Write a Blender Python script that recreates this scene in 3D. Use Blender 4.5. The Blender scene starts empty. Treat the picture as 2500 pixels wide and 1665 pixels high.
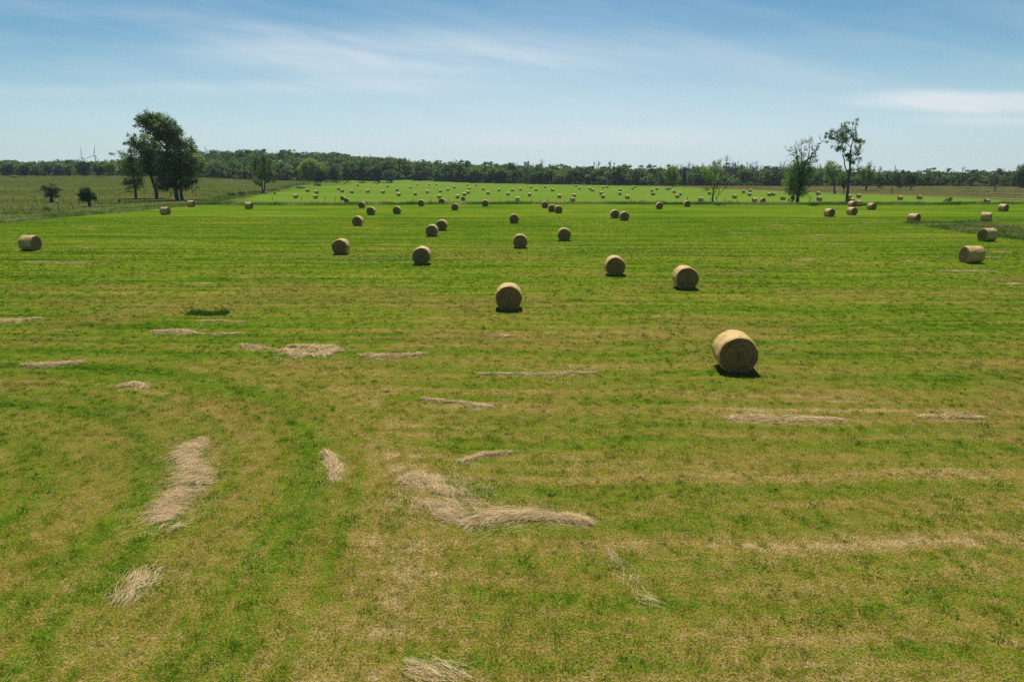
import bpy, math, random
import numpy as np
from mathutils import Vector
random.seed(7); rng = np.random.default_rng(7)
C = bpy.context.scene.collection
S = bpy.context.scene

# ------------------------------------------------------------------ camera
H = 7.3; F = 1666.7; PITCH = math.radians(13.74)
cam = bpy.data.cameras.new('camera'); camo = bpy.data.objects.new('camera', cam); C.objects.link(camo)
camo.location = (0, 0, H); camo.rotation_euler = (math.pi/2 - PITCH, 0, 0)
cam.sensor_width = 36; cam.lens = 24.0; cam.clip_start = 0.1; cam.clip_end = 20000
S.camera = camo

# ------------------------------------------------------------------ exposure and colour
S.view_settings.view_transform = 'Standard'; S.view_settings.look = 'None'
S.view_settings.exposure = 0.34; S.view_settings.gamma = 1

S.cycles.use_denoising = False

# ------------------------------------------------------------------ node helper
class NT:
    def __init__(s, tree): s.t = tree; s.n = tree.nodes; s.l = tree.links
    def node(s, typ, **kw):
        n = s.n.new(typ)
        for k, v in kw.items(): setattr(n, k, v)
        return n
    def put(s, sock, v):
        if isinstance(v, bpy.types.NodeSocket): s.l.new(v, sock)
        elif v is not None: sock.default_value = v
    def m(s, op, a, b=None, c=None, clamp=False):
        n = s.node('ShaderNodeMath', operation=op, use_clamp=clamp)
        for i, v in enumerate((a, b, c)): s.put(n.inputs[i], v)
        return n.outputs[0]
    def vm(s, op, a, b=None):
        n = s.node('ShaderNodeVectorMath', operation=op)
        s.put(n.inputs[0], a)
        if b is not None: s.put(n.inputs[1], b)
        return n.outputs['Value'] if op in ('DOT_PRODUCT', 'LENGTH') else n.outputs[0]
    def comb(s, x, y, z):
        n = s.node('ShaderNodeCombineXYZ')
        for i, v in enumerate((x, y, z)): s.put(n.inputs[i], v)
        return n.outputs[0]
    def sep(s, v):
        n = s.node('ShaderNodeSeparateXYZ'); s.put(n.inputs[0], v); return n.outputs
    def noise(s, vec, scale, detail=3, rough=.55, dist=0):
        n = s.node('ShaderNodeTexNoise'); s.put(n.inputs['Vector'], vec)
        n.inputs['Scale'].default_value = scale; n.inputs['Detail'].default_value = detail
        n.inputs['Roughness'].default_value = rough; n.inputs['Distortion'].default_value = dist
        return n.outputs[0]
    def rng(s, v, a, b, c=0., d=1., smooth=True):
        n = s.node('ShaderNodeMapRange'); n.interpolation_type = 'SMOOTHSTEP' if smooth else 'LINEAR'
        s.put(n.inputs['Value'], v)
        for k, x in zip(('From Min', 'From Max', 'To Min', 'To Max'), (a, b, c, d)): s.put(n.inputs[k], x)
        return n.outputs[0]
    def ramp(s, f, stops):
        n = s.node('ShaderNodeValToRGB'); s.put(n.inputs[0], f); e = n.color_ramp.elements
        while len(e) < len(stops): e.new(0.5)
        for q, (p, c) in zip(e, stops): q.position = p; q.color = (*c, 1)
        return n.outputs[0]
    def mix(s, f, a, b, bt='MIX'):
        n = s.node('ShaderNodeMix', data_type='RGBA', blend_type=bt)
        s.put(n.inputs[0], f); s.put(n.inputs[6], a if isinstance(a, bpy.types.NodeSocket) else (*a, 1))
        s.put(n.inputs[7], b if isinstance(b, bpy.types.NodeSocket) else (*b, 1))
        return n.outputs[2]

# ------------------------------------------------------------------ sky
SUN_EL = math.radians(64); SUN_AZ = math.radians(-4)      # azimuth measured from +Y towards +X
w = bpy.data.worlds.new('World'); S.world = w; w.use_nodes = True
g = NT(w.node_tree); g.n.clear()
sky = g.node('ShaderNodeTexSky', sky_type='NISHITA'); sky.sun_disc = False
sky.sun_elevation = SUN_EL; sky.sun_rotation = SUN_AZ
sky.air_density = 1.0; sky.dust_density = 0.1; sky.ozone_density = 1.6; sky.altitude = 100
geo = g.node('ShaderNodeNewGeometry')
tc = g.node('ShaderNodeTexCoord')
dx, dy, dz = g.sep(tc.outputs['Generated'])
dys = g.m('MAXIMUM', dy, 0.05)
u = g.m('DIVIDE', dx, dys); v = g.m('DIVIDE', dz, dys)
uv = g.comb(u, v, 0)
def shear(k, sx, sy, ox=0, oy=0):
    return g.comb(g.m('MULTIPLY_ADD', u, sx, ox), g.m('MULTIPLY_ADD', g.m('ADD', v, g.m('MULTIPLY', u, k)), sy, oy), 0)
warp = g.m('SUBTRACT', g.noise(shear(.1, 2.2, 7), 1.0, 4), .5)
def lens(cu, cv, ru, rv, tilt=0, soft=1.0, w_=.5):
    a = g.m('DIVIDE', g.m('SUBTRACT', u, cu), ru)
    b = g.m('DIVIDE', g.m('SUBTRACT', g.m('ADD', v, g.m('MULTIPLY', g.m('SUBTRACT', u, cu), tilt)), cv), rv)
    d = g.m('SQRT', g.m('ADD', g.m('MULTIPLY', a, a), g.m('MULTIPLY', b, b)))
    d = g.m('ADD', d, g.m('MULTIPLY', warp, w_))
    return g.rng(d, 1.0 + .0, 1.0 - soft, 0, 1)
streak = g.noise(shear(.10, 1.3, 16), 1.0, 6, .6, .4)
wisps = g.noise(shear(.22, 2.6, 26, 3, 5), 1.0, 7, .65, .3)
st = g.rng(streak, .38, .72); ws = g.rng(wisps, .35, .75)
tex = g.m('ADD', g.m('MULTIPLY', st, .6), g.m('MULTIPLY', ws, .5))
c1 = g.m('MULTIPLY', lens(-.16, .158, .62, .050, .0, 1.0, 1.0), g.m('ADD', .30, g.m('MULTIPLY', tex, .65)))
c2 = g.m('MULTIPLY', lens(-.40, .192, .36, .026, .13, 1.0, 1.0), g.m('ADD', .1, g.m('MULTIPLY', tex, .45)))
c3 = g.m('MULTIPLY', lens(-.35, .115, .55, .018, -.01, 1.0, 1.0), g.m('ADD', .1, g.m('MULTIPLY', tex, .8)))
c4 = g.m('MULTIPLY', lens(.66, .0965, .25, .019, .012, .75, 1.3), g.m('ADD', .55, g.m('ADD', g.m('MULTIPLY', ws, .5), g.m('MULTIPLY', st, .3))))
c5 = g.m('MULTIPLY', lens(.68, .072, .20, .010, .01, 1.0, .8), .7)
c6 = g.m('MULTIPLY', lens(.12, .045, .50, .028, .0, 1.0, .8), g.m('ADD', .5, g.m('MULTIPLY', tex, .5)))
thin = g.m('MULTIPLY', tex, .30)
cl = g.m('ADD', g.m('ADD', g.m('ADD', c1, c2), g.m('ADD', c3, c5)), g.m('ADD', g.m('MULTIPLY', c4, 1.9), g.m('ADD', c6, thin)))
front = g.rng(dy, .1, .4)
cl = g.m('MULTIPLY', g.m('MULTIPLY', cl, .75, clamp=True), front)
skyc = g.mix(1.0, sky.outputs[0], (.76, .98, 1.0), 'MULTIPLY')
skyc = g.mix(g.rng(g.m('ADD', v, g.m('MULTIPLY', g.m('ABSOLUTE', g.m('SUBTRACT', u, .05)), .12)), .06, .32), skyc, g.mix(1.0, skyc, (.62, .84, .90), 'MULTIPLY'))
veil = g.m('MULTIPLY', g.rng(v, .24, .0, 0, .74), g.rng(g.m('ABSOLUTE', g.m('SUBTRACT', u, .12)), 1.0, .1, .55, 1))
skyc = g.mix(veil, skyc, (7.6, 9.0, 9.9))
col = g.mix(cl, skyc, (8.4, 9.2, 9.6))
bg = g.node('ShaderNodeBackground'); g.put(bg.inputs[0], col); bg.inputs[1].default_value = .070
wo = g.node('ShaderNodeOutputWorld'); g.l.new(bg.outputs[0], wo.inputs[0])

# ------------------------------------------------------------------ sun
sl = bpy.data.lights.new('sun', 'SUN'); sl.energy = 5.0; sl.angle = math.radians(.5); sl.color = (1, .95, .86)
so = bpy.data.objects.new('sun', sl); C.objects.link(so)
sd = Vector((math.sin(SUN_AZ)*math.cos(SUN_EL), math.cos(SUN_AZ)*math.cos(SUN_EL), math.sin(SUN_EL)))
so.rotation_euler = sd.to_track_quat('Z', 'Y').to_euler(); so.location = (0, 0, 60)

# ------------------------------------------------------------------ terrain height
def ss(a, b, x):
    t = np.clip((np.asarray(x, float)-a)/(b-a), 0, 1); return t*t*(3-2*t)
AZR = [-1.2, -.55, -.45, -.33, -.27, -.20, 1.5]
def hgt(x, y):
    x = np.asarray(x, float); y = np.asarray(y, float)
    r = x/np.maximum(y, 30)
    side = ss(-.46, -.34, r) if True else 0
    z = -1.4*ss(173, 188, y)*side
    z = z - .5*np.exp(-((y-177)/2.2)**2)*ss(-76, -66, x)*0.8                        # the ditch
    A = np.interp(r, AZR, [5.6, 5.4, 4.6, 3.4, 2.2, 0, 0])
    z = z + A*ss(210, 560, y)
    hill = np.interp(r, [-1.2, -.80, -.66, -.5, -.45, -.36, -.27, -.2, -.12, -.05, .03, .1, .2, .3, .42, .5, .62, .8, 1.2],
                     [10, 8, 7, 10, 17, 18, 18, 14, 9, 4, 1, 2, 3, 6, 4, 0, 0, 3, 5])
    z = z + hill*ss(575, 760, y)*(1-ss(1100, 1700, y))*1.0
    z = z + .12*np.sin(x*.045+1)*np.sin(y*.05)*ss(20, 90, y)*(1-ss(500, 900, y))
    return z
def ray(px, py):
    a = (px-1250)/F; b = (832.5-py)/F
    return np.array([a, math.cos(PITCH)+b*math.sin(PITCH), -math.sin(PITCH)+b*math.cos(PITCH)])
TT = np.geomspace(5, 3000, 4000)
def at(px, py, lift=0.):
    """ground point under a picture position"""
    d = ray(px, py); X = d[0]*TT; Y = d[1]*TT; Z = H+d[2]*TT
    below = Z < hgt(X, Y)+lift
    i = int(np.argmax(below)) if below.any() else len(TT)-1
    lo, hi = TT[max(i-1, 0)], TT[i]
    for _ in range(20):
        mid = (lo+hi)/2
        if H+d[2]*mid < float(hgt(d[0]*mid, d[1]*mid))+lift: hi = mid
        else: lo = mid
    return Vector((d[0]*hi, d[1]*hi, float(hgt(d[0]*hi, d[1]*hi))))
def onplane(px, py, Y):
    d = ray(px, py); t = Y/d[1]; return np.array([d[0]*t, Y, H+d[2]*t])

# ------------------------------------------------------------------ mesh helpers
def mesh_np(name, V, Fc, mat=None, attrs=None, smooth=False):
    V = np.asarray(V, np.float32); Fc = np.asarray(Fc, np.int32); k = Fc.shape[1]
    me = bpy.data.meshes.new(name)
    me.vertices.add(len(V)); me.vertices.foreach_set('co', V.ravel())
    me.loops.add(Fc.size); me.loops.foreach_set('vertex_index', Fc.ravel())
    me.polygons.add(len(Fc)); me.polygons.foreach_set('loop_start', np.arange(0, Fc.size, k, dtype=np.int32))
    me.polygons.foreach_set('loop_total', np.full(len(Fc), k, np.int32))
    if smooth: me.polygons.foreach_set('use_smooth', np.ones(len(Fc), bool))
    for an, av in (attrs or {}).items():
        a = me.attributes.new(an, 'FLOAT', 'POINT'); a.data.foreach_set('value', np.asarray(av, np.float32))
    me.update(); me.validate()
    if mat: me.materials.append(mat)
    return me
class Bag:
    def __init__(s): s.V = []; s.F = []; s.T = []; s.n = 0
    def add(s, V, Fc, t=0.):
        V = np.asarray(V, float).reshape(-1, 3); s.V.append(V); s.F.append(np.asarray(Fc, int)+s.n)
        s.T.append(np.broadcast_to(np.asarray(t, float), (len(V),)).copy()); s.n += len(V)
    def mesh(s, name, mat, smooth=False):
        return mesh_np(name, np.concatenate(s.V), np.concatenate(s.F), mat, {'tint': np.concatenate(s.T)}, smooth)
def tag(o, label=None, cat=None, group=None, kind=None):
    for k, val in (('label', label), ('category', cat), ('group', group), ('kind', kind)):
        if val: o[k] = val
    return o
def obj(name, me, parent=None, loc=(0, 0, 0), rz=0.):
    o = bpy.data.objects.new(name, me); C.objects.link(o); o.location = loc; o.rotation_euler = (0, 0, rz)
    if parent: o.parent = parent
    return o
def tube(bag, P, R, seg=7, t=0.):
    P = np.asarray(P, float); n = len(P); ang = np.linspace(0, 2*math.pi, seg, endpoint=False); V = []
    for i in range(n):
        d = P[min(i+1, n-1)]-P[max(i-1, 0)]; d = d/(np.linalg.norm(d)+1e-9)
        a = np.cross(d, [0, 1, 0.03]); a /= np.linalg.norm(a)+1e-9; b = np.cross(d, a)
        V.append(P[i]+R[i]*(np.cos(ang)[:, None]*a+np.sin(ang)[:, None]*b))
    Fc = [[i*seg+j, i*seg+(j+1) % seg, (i+1)*seg+(j+1) % seg, (i+1)*seg+j] for i in range(n-1) for j in range(seg)]
    bag.add(np.concatenate(V), Fc, t)
def cards(bag, P, size, t, flat=.25, asp=.6):
    """many small leaf faces"""
    n = len(P); a = rng.normal(size=(n, 3)); a[:, 2] *= .8; a /= np.linalg.norm(a, axis=1)[:, None]
    b = np.cross(a, rng.normal(size=(n, 3))); b /= np.linalg.norm(b, axis=1)[:, None]
    s = (size*rng.uniform(.6, 1.4, n))[:, None]*.5
    V = np.stack([P-a*s, P-b*s*asp, P+a*s, P+b*s*asp], 1).reshape(-1, 3)
    bag.add(V, np.arange(4*n).reshape(-1, 4), np.repeat(t, 4))
def vnoise(x, y, seed=0):
    xi = np.floor(x).astype(np.int64); yi = np.floor(y).astype(np.int64); fx = x-xi; fy = y-yi
    fx = fx*fx*(3-2*fx); fy = fy*fy*(3-2*fy)
    def hs(i, j):
        q = (i*374761393+j*668265263+seed*1442695041) & 0x7fffffff
        q = ((q ^ (q >> 13))*1274126177) & 0x7fffffff; return ((q ^ (q >> 16)) & 0xffff)/65535.
    return (hs(xi, yi)*(1-fx)+hs(xi+1, yi)*fx)*(1-fy)+(hs(xi, yi+1)*(1-fx)+hs(xi+1, yi+1)*fx)*fy

# ------------------------------------------------------------------ materials
def new_mat(name):
    m = bpy.data.materials.new(name); m.use_nodes = True; m.node_tree.nodes.clear(); return m, NT(m.node_tree)
def finish(q, shader):
    o = q.node('ShaderNodeOutputMaterial'); q.l.new(shader, o.inputs[0])
def thin_shader(q, col, trans=.35, tcol=None):
    d = q.node('ShaderNodeBsdfDiffuse'); q.put(d.inputs[0], col)
    t = q.node('ShaderNodeBsdfTranslucent'); q.put(t.inputs[0], tcol if tcol is not None else col)
    mx = q.node('ShaderNodeMixShader'); mx.inputs[0].default_value = trans
    q.l.new(d.outputs[0], mx.inputs[1]); q.l.new(t.outputs[0], mx.inputs[2]); return mx.outputs[0]
def attr(q, name='tint'):
    a = q.node('ShaderNodeAttribute'); a.attribute_name = name; return a.outputs['Fac']

X0, Y0 = -2.0, 3.0
def mow_coords(q, x, y):
    """distance from the inner edge of the mower's turn: tracks run across the field and bend round towards the near left"""
    ddx = q.m('MAXIMUM', q.m('ADD', x, 17.), 0.); ddy = q.m('MAXIMUM', q.m('SUBTRACT', y, 13.), 0.)
    return q.m('SQRT', q.m('ADD', q.m('MULTIPLY', ddx, ddx), q.m('MULTIPLY', ddy, ddy)))
def dryness(q, P):
    """how dry the mown sward is, 0 = lush, 1 = straw"""
    x, y, z = q.sep(P)
    sl_ = mow_coords(q, x, y)
    wob = q.m('MULTIPLY', q.m('SUBTRACT', q.noise(P, .10, 2), .5), 2.4)
    yw = q.m('ADD', q.m('ADD', y, q.m('MULTIPLY', x, .02)), wob)
    sw = q.m('ADD', sl_, q.m('MULTIPLY', wob, .6))
    inside = q.rng(sl_, 16.5, 13.)
    def both(sx, sc_, det, rough):
        a_ = q.noise(q.comb(q.m('MULTIPLY', x, sx), yw, 0), sc_, det, rough)
        b_ = q.noise(q.comb(q.m('MULTIPLY', q.m('SUBTRACT', x, y), sx*.6), sw, 7.), sc_, det, rough)
        return q.m('ADD', q.m('MULTIPLY', a_, q.m('SUBTRACT', 1., inside)), q.m('MULTIPLY', b_, inside))
    bands = both(.05, .30, 2, .5)
    lines = both(.030, 1.1, 2, .5)
    lines2 = both(.05, 2.6, 2, .5)
    thinl = q.m('MULTIPLY', q.rng(both(.035, .75, 1, .4), .56, .72), q.rng(q.noise(P, .22, 3, .6), .38, .60, .25, 1))
    tr = q.rng(q.m('ABSOLUTE', q.m('SUBTRACT', sw, 9.6)), 1.0, .1, 0, .17)
    tr = q.m('ADD', tr, q.rng(q.m('ABSOLUTE', q.m('SUBTRACT', sw, 15.0)), 1.5, .1, 0, .20))
    tr = q.m('ADD', tr, q.rng(q.m('ABSOLUTE', q.m('SUBTRACT', sw, 12.2)), .9, .1, 0, -.05))
    tr = q.m('MULTIPLY', q.m('MULTIPLY', tr, q.rng(q.noise(P, .5, 3, .6), .3, .6, .35, 1)), q.m('MULTIPLY', q.rng(y, 32, 26), q.rng(x, 2, -2)))
    patch = q.noise(P, .055, 3, .5)
    patch2 = q.noise(P, .35, 4, .6)
    fine = q.noise(P, 2.3, 4, .65); tufts = q.noise(P, 6.0, 2, .6)
    near = q.rng(y, 8, 46, .46, .25, False); far = q.rng(y, 46, 150, 0., -.05, False)
    mid = q.m('MULTIPLY', q.rng(q.m('ABSOLUTE', q.m('ADD', x, -1.5)), 22, 3), q.m('MULTIPLY', q.rng(y, 70, 35), .10))
    left = q.m('MULTIPLY', q.rng(x, -4, -13), q.m('MULTIPLY', q.rng(y, 40, 12), -.15))
    d = q.m('ADD', q.m('ADD', near, far), q.m('ADD', mid, left))
    for tex_, k in ((bands, .42), (lines, 1.05), (lines2, .55), (patch, .42), (patch2, .42), (fine, .70), (tufts, .55)):
        d = q.m('ADD', d, q.m('MULTIPLY', q.m('SUBTRACT', tex_, .5), k))
    return q.m('ADD', q.m('ADD', d, tr), q.m('MULTIPLY', thinl, q.rng(y, 30, 150, .20, .14, False)))
GREENS = [(.0, (.032, .082, .004)), (.22, (.090, .162, .007)), (.40, (.142, .180, .013)), (.58, (.205, .170, .024)), (.76, (.275, .198, .054)), (1., (.42, .31, .145))]

def half(q, P, x1, y1, x2, y2):
    """signed distance to the line, positive on its left"""
    nx, ny = -(y2-y1), (x2-x1); l = math.hypot(nx, ny); nx /= l; ny /= l
    return q.m('SUBTRACT', q.vm('DOT_PRODUCT', P, (nx, ny, 0)), nx*x1+ny*y1)
FARPOLY = [(60, 186), (183, 200), (107, 508), (20, 612), (-172, 770), (-138, 474), (-99, 262), (-78, 186)]

gm, q = new_mat('ground')
P = q.node('ShaderNodeNewGeometry').outputs['Position']
x, y, z = q.sep(P)
dry = dryness(q, P)
pix = q.noise(P, 14, 3, .7)
mott = q.noise(P, 5.5, 3, .7)
near_col = q.ramp(q.m('ADD', dry, q.m('ADD', q.m('MULTIPLY', q.m('SUBTRACT', pix, .5), .7), q.m('MULTIPLY', q.m('SUBTRACT', mott, .5), .6))), GREENS)
near_col = q.mix(q.m('MULTIPLY', q.rng(q.noise(P, 24, 3, .75), .56, .38, 0, .85), q.rng(y, 60, 15, .1, .95)), near_col, (.028, .026, .010), 'MIX')
rdm = q.m('MULTIPLY', q.rng(q.noise(q.comb(q.m('MULTIPLY', x, .5), y, 3.3), .16, 4, .65), .47, .62), q.m('MULTIPLY', q.rng(y, 12, 25), q.rng(y, 90, 50, 0, .42)))
near_col = q.mix(rdm, near_col, (.21, .115, .045))
# pale clover patches further out
clv = q.m('MULTIPLY', q.rng(q.noise(q.comb(q.m('MULTIPLY', x, .35), y, 0), .11, 3, .6), .60, .74), q.rng(y, 38, 70, 0, .45))
near_col = q.mix(clv, near_col, (.16, .25, .08))
# mown field beyond the ditch
fb = q.noise(q.comb(q.m('MULTIPLY', x, .12), q.m('ADD', y, q.m('MULTIPLY', x, .15)), 0), .055, 4, .6)
fb = q.m('ADD', fb, q.m('MULTIPLY', q.m('SUBTRACT', q.noise(P, .45, 4, .75), .5), .5))
far_col = q.ramp(fb, [(.22, (.070, .135, .008)), (.5, (.104, .172, .017)), (.78, (.142, .195, .034))])
# rough unmown meadow
mb = q.noise(q.comb(q.m('MULTIPLY', x, .10), y, 0), .030, 6, .72)
mead_l = q.ramp(mb, [(.28, (.036, .064, .008)), (.45, (.062, .080, .014)), (.56, (.085, .080, .020)), (.8, (.12, .115, .036))])
mead_r = q.ramp(mb, [(.28, (.045, .072, .010)), (.45, (.080, .078, .018)), (.60, (.110, .068, .026)), (.8, (.10, .10, .022))])
mead = q.mix(q.rng(x, -40, 90), mead_l, mead_r)
mead = q.mix(q.rng(q.noise(P, .5, 4, .7), .35, .7, 0, .5), mead, (.05, .065, .015))
bank = q.ramp(q.noise(P, .6, 5, .7), [(.3, (.035, .075, .012)), (.5, (.075, .12, .022)), (.7, (.15, .155, .055))])
nz = q.m('MULTIPLY', q.m('SUBTRACT', q.noise(P, .18, 4, .6), .5), 5.)
nz2 = q.m('MULTIPLY', q.m('SUBTRACT', q.noise(P, .05, 4, .6), .5), 14.)
m_near = q.m('MULTIPLY', q.rng(q.m('ADD', x, nz), -77.5, -75.5), q.rng(q.m('ADD', y, q.m('MULTIPLY', nz, .5)), 171.5, 169.5))
hs_ = None
for i in range(len(FARPOLY)):
    a_, b_ = FARPOLY[i], FARPOLY[(i+1) % len(FARPOLY)]
    if i == len(FARPOLY)-1 : continue
    h_ = half(q, P, *a_, *b_); hs_ = h_ if hs_ is None else q.m('MINIMUM', hs_, h_)
hs_ = q.m('MINIMUM', hs_, q.m('SUBTRACT', y, 186))
m_far = q.rng(q.m('ADD', hs_, nz2), 0, 3)
hs_bank = q.m('MINIMUM', q.m('SUBTRACT', y, 168), q.m('SUBTRACT', 214, y))
m_bank = q.m('MAXIMUM', q.m('MULTIPLY', q.rng(q.m('ADD', hs_bank, nz), 0, 2), q.rng(x, -82, -74)),
             q.m('MULTIPLY', q.rng(q.m('ADD', x, nz2), -93, -90), q.rng(y, 250, 215)))
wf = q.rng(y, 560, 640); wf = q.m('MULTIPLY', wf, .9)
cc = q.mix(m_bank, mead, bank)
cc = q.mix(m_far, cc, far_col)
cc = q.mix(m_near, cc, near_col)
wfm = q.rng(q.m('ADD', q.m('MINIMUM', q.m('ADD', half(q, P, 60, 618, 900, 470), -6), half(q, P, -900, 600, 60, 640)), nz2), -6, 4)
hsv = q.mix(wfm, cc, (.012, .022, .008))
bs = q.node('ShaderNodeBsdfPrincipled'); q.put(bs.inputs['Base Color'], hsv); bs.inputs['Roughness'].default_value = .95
bs.inputs['Specular IOR Level'].default_value = 0.
bp = q.node('ShaderNodeBump'); bp.inputs['Strength'].default_value = .7; bp.inputs['Distance'].default_value = .05
q.put(bp.inputs['Height'], q.m('ADD', q.noise(P, 9, 5, .7), q.m('MULTIPLY', q.noise(P, 1.2, 3), 1.5))); q.l.new(bp.outputs[0], bs.inputs['Normal'])
finish(q, bs.outputs[0])

bm_, q = new_mat('grass_blade')
P = q.node('ShaderNodeNewGeometry').outputs['Position']
tn = attr(q)
fac = q.m('ADD', dryness(q, P), q.m('MULTIPLY', q.m('SUBTRACT', tn, .5), .95))
colr = q.ramp(fac, [(.0, (.060, .150, .008)), (.22, (.132, .235, .010)), (.42, (.220, .262, .020)), (.58, (.335, .275, .046)), (.76, (.47, .345, .115)), (1., (.68, .51, .27))])
finish(q, thin_shader(q, colr, .35))
GRASS = bm_

bm_, q = new_mat('tall_grass_blade')
P = q.node('ShaderNodeNewGeometry').outputs['Position']
fac = q.m('ADD', attr(q), q.m('MULTIPLY', q.m('SUBTRACT', q.noise(P, .22, 3), .5), 1.1))
colr = q.ramp(fac, [(.1, (.045, .10, .015)), (.4, (.085, .15, .022)), (.65, (.15, .19, .045)), (.88, (.27, .25, .10)), (1., (.38, .32, .17))])
colr = q.mix(1.0, colr, (1.3, 1.3, 1.2), 'MULTIPLY')
finish(q, thin_shader(q, colr, .42)); TALL = bm_

def leaf_mat(name, dark, mid, light, trans=.30):
    var = .12 if 'yellow' in name else .40
    m, q = new_mat(name)
    oi = q.node('ShaderNodeObjectInfo').outputs['Random']
    f = q.m('ADD', attr(q), q.m('MULTIPLY', q.m('SUBTRACT', oi, .5), var))
    colr = q.ramp(f, [(.05, dark), (.5, mid), (.95, light)])
    finish(q, thin_shader(q, colr, trans)); return m
LEAF = leaf_mat('leaf_green', (0.061, 0.104, 0.029), (0.131, 0.205, 0.052), (0.294, 0.402, 0.105), 0.45)
LEAF_POP = leaf_mat('leaf_silver_green', (0.054, 0.095, 0.035), (0.126, 0.194, 0.061), (0.304, 0.395, 0.143), 0.42)
LEAF_YEL = leaf_mat('leaf_yellow_green', (0.132, 0.211, 0.031), (0.203, 0.298, 0.042), (0.316, 0.421, 0.078), 0.45)
LEAF_DARK = leaf_mat('leaf_dark', (0.027, 0.057, 0.024), (0.048, 0.09, 0.033), (0.087, 0.143, 0.045), 0.3)
LEAF_PALE = leaf_mat('leaf_pale', (.07, .10, .055), (.10, .145, .075), (.15, .20, .11), .3)
LEAF_GREY = leaf_mat('leaf_grey_twigs', (0.072, 0.074, 0.062), (0.102, 0.102, 0.082), (0.144, 0.138, 0.108), 0.2)
LEAF_WOOD = leaf_mat('leaf_wood', (.040, .085, .028), (.095, .165, .045), (.200, .280, .075), 0.4)

def simple_mat(name, c1_, c2_, scale, rough=.85, stretch=(1, 1, 1), bump=.3, metal=0):
    m, q = new_mat(name)
    P = q.node('ShaderNodeTexCoord').outputs['Object']
    f = q.noise(q.vm('MULTIPLY', P, stretch), scale, 4, .6)
    b = q.node('ShaderNodeBsdfPrincipled'); q.put(b.inputs['Base Color'], q.ramp(f, [(.3, c1_), (.7, c2_)]))
    b.inputs['Roughness'].default_value = rough; b.inputs['Metallic'].default_value = metal
    n = q.node('ShaderNodeBump'); n.inputs['Strength'].default_value = bump; n.inputs['Distance'].default_value = .02
    q.put(n.inputs['Height'], f); q.l.new(n.outputs[0], b.inputs['Normal']); finish(q, b.outputs[0]); return m
BARK = simple_mat('bark', (.045, .036, .028), (.11, .095, .078), 3, stretch=(3, 3, .5))
BARK_GREY = simple_mat('bark_grey', (.07, .066, .06), (.135, .125, .115), 3, stretch=(3, 3, .5))
POSTM = simple_mat('weathered_post', (.09, .08, .07), (.22, .20, .18), 6, stretch=(2, 2, .5))
STEEL = simple_mat('painted_steel', (.34, .36, .38), (.40, .42, .44), 1, .5, bump=0)
WIREM = simple_mat('rusty_wire', (.16, .13, .10), (.24, .20, .16), 2, .6, bump=0)
ROADM = simple_mat('gravel', (.17, .17, .10), (.27, .25, .18), .8)

# hay of the bale sides: straw wound round the roll under net wrap
HAYSIDE, q = new_mat('wrapped_hay')
tcn = q.node('ShaderNodeTexCoord').outputs['Object']
ox, oy, oz = q.sep(tcn); oz = q.m('SUBTRACT', oz, .75)
ang = q.m('ARCTAN2', oz, ox)
oi = q.node('ShaderNodeObjectInfo').outputs['Random']
oyr = q.m('ADD', oy, q.m('MULTIPLY', oi, 37.))
band = q.noise(q.comb(0, oyr, q.m('MULTIPLY', ang, .12)), 26, 3, .7)
fib = q.noise(q.comb(q.m('MULTIPLY', ang, 1.2), q.m('MULTIPLY', oyr, 9), q.m('MULTIPLY', oi, 9.)), 8, 4, .7)
blot = q.noise(q.comb(q.m('MULTIPLY', ang, 1.2), oyr, 0), 2.2, 4, .6)
f = q.m('ADD', q.m('MULTIPLY', band, .35), q.m('ADD', q.m('MULTIPLY', fib, .35), q.m('MULTIPLY', blot, .35)))
hc = q.ramp(f, [(.34, (.20, .115, .030)), (.46, (.39, .245, .070)), (.56, (.54, .37, .125)), (.70, (.72, .54, .25))])
net = q.m('MULTIPLY', q.rng(q.m('FRACT', q.m('MULTIPLY', oyr, 40.)), .0, .18, 1, 0), .35)
hc = q.mix(net, hc, (.66, .54, .33))
hb = q.node('ShaderNodeBsdfPrincipled'); q.put(hb.inputs['Base Color'], hc); hb.inputs['Roughness'].default_value = .62
hb.inputs['Specular IOR Level'].default_value = .35
hb_c = q.mix(1.0, hc, q.ramp(oi, [(0., (.84, .82, .76)), (.5, (.92, .90, .86)), (1., (1.04, 1.02, 1.0))]), 'MULTIPLY'); q.put(hb.inputs['Base Color'], hb_c)
n_ = q.node('ShaderNodeBump'); n_.inputs['Strength'].default_value = .8; n_.inputs['Distance'].default_value = .02
q.put(n_.inputs['Height'], q.m('ADD', band, fib)); q.l.new(n_.outputs[0], hb.inputs['Normal']); finish(q, hb.outputs[0])

HAYEND, q = new_mat('hay_end_spiral')
tcn = q.node('ShaderNodeTexCoord').outputs['Object']
ox, oy, oz = q.sep(tcn); oz = q.m('SUBTRACT', oz, .75)
oi = q.node('ShaderNodeObjectInfo').outputs['Random']
rad = q.m('SQRT', q.m('ADD', q.m('MULTIPLY', ox, ox), q.m('MULTIPLY', oz, oz)))
wv = q.m('MULTIPLY', q.noise(tcn, 3.5, 3), .10)
ang = q.m('ARCTAN2', oz, ox)
rr = q.m('ADD', q.m('ADD', rad, wv), q.m('MULTIPLY', ang, .012))
rings = q.noise(q.comb(q.m('MULTIPLY', rr, 22), q.m('MULTIPLY', ox, 1.5), q.m('ADD', q.m('MULTIPLY', oz, 1.5), q.m('MULTIPLY', oi, 30.))), 1.0, 3, .6)
fib = q.noise(q.comb(q.m('MULTIPLY', rr, 60), q.m('MULTIPLY', ox, 10), q.m('MULTIPLY', oz, 10)), 1.0, 4, .7)
f = q.m('ADD', q.m('MULTIPLY', rings, .6), q.m('MULTIPLY', fib, .45))
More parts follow.
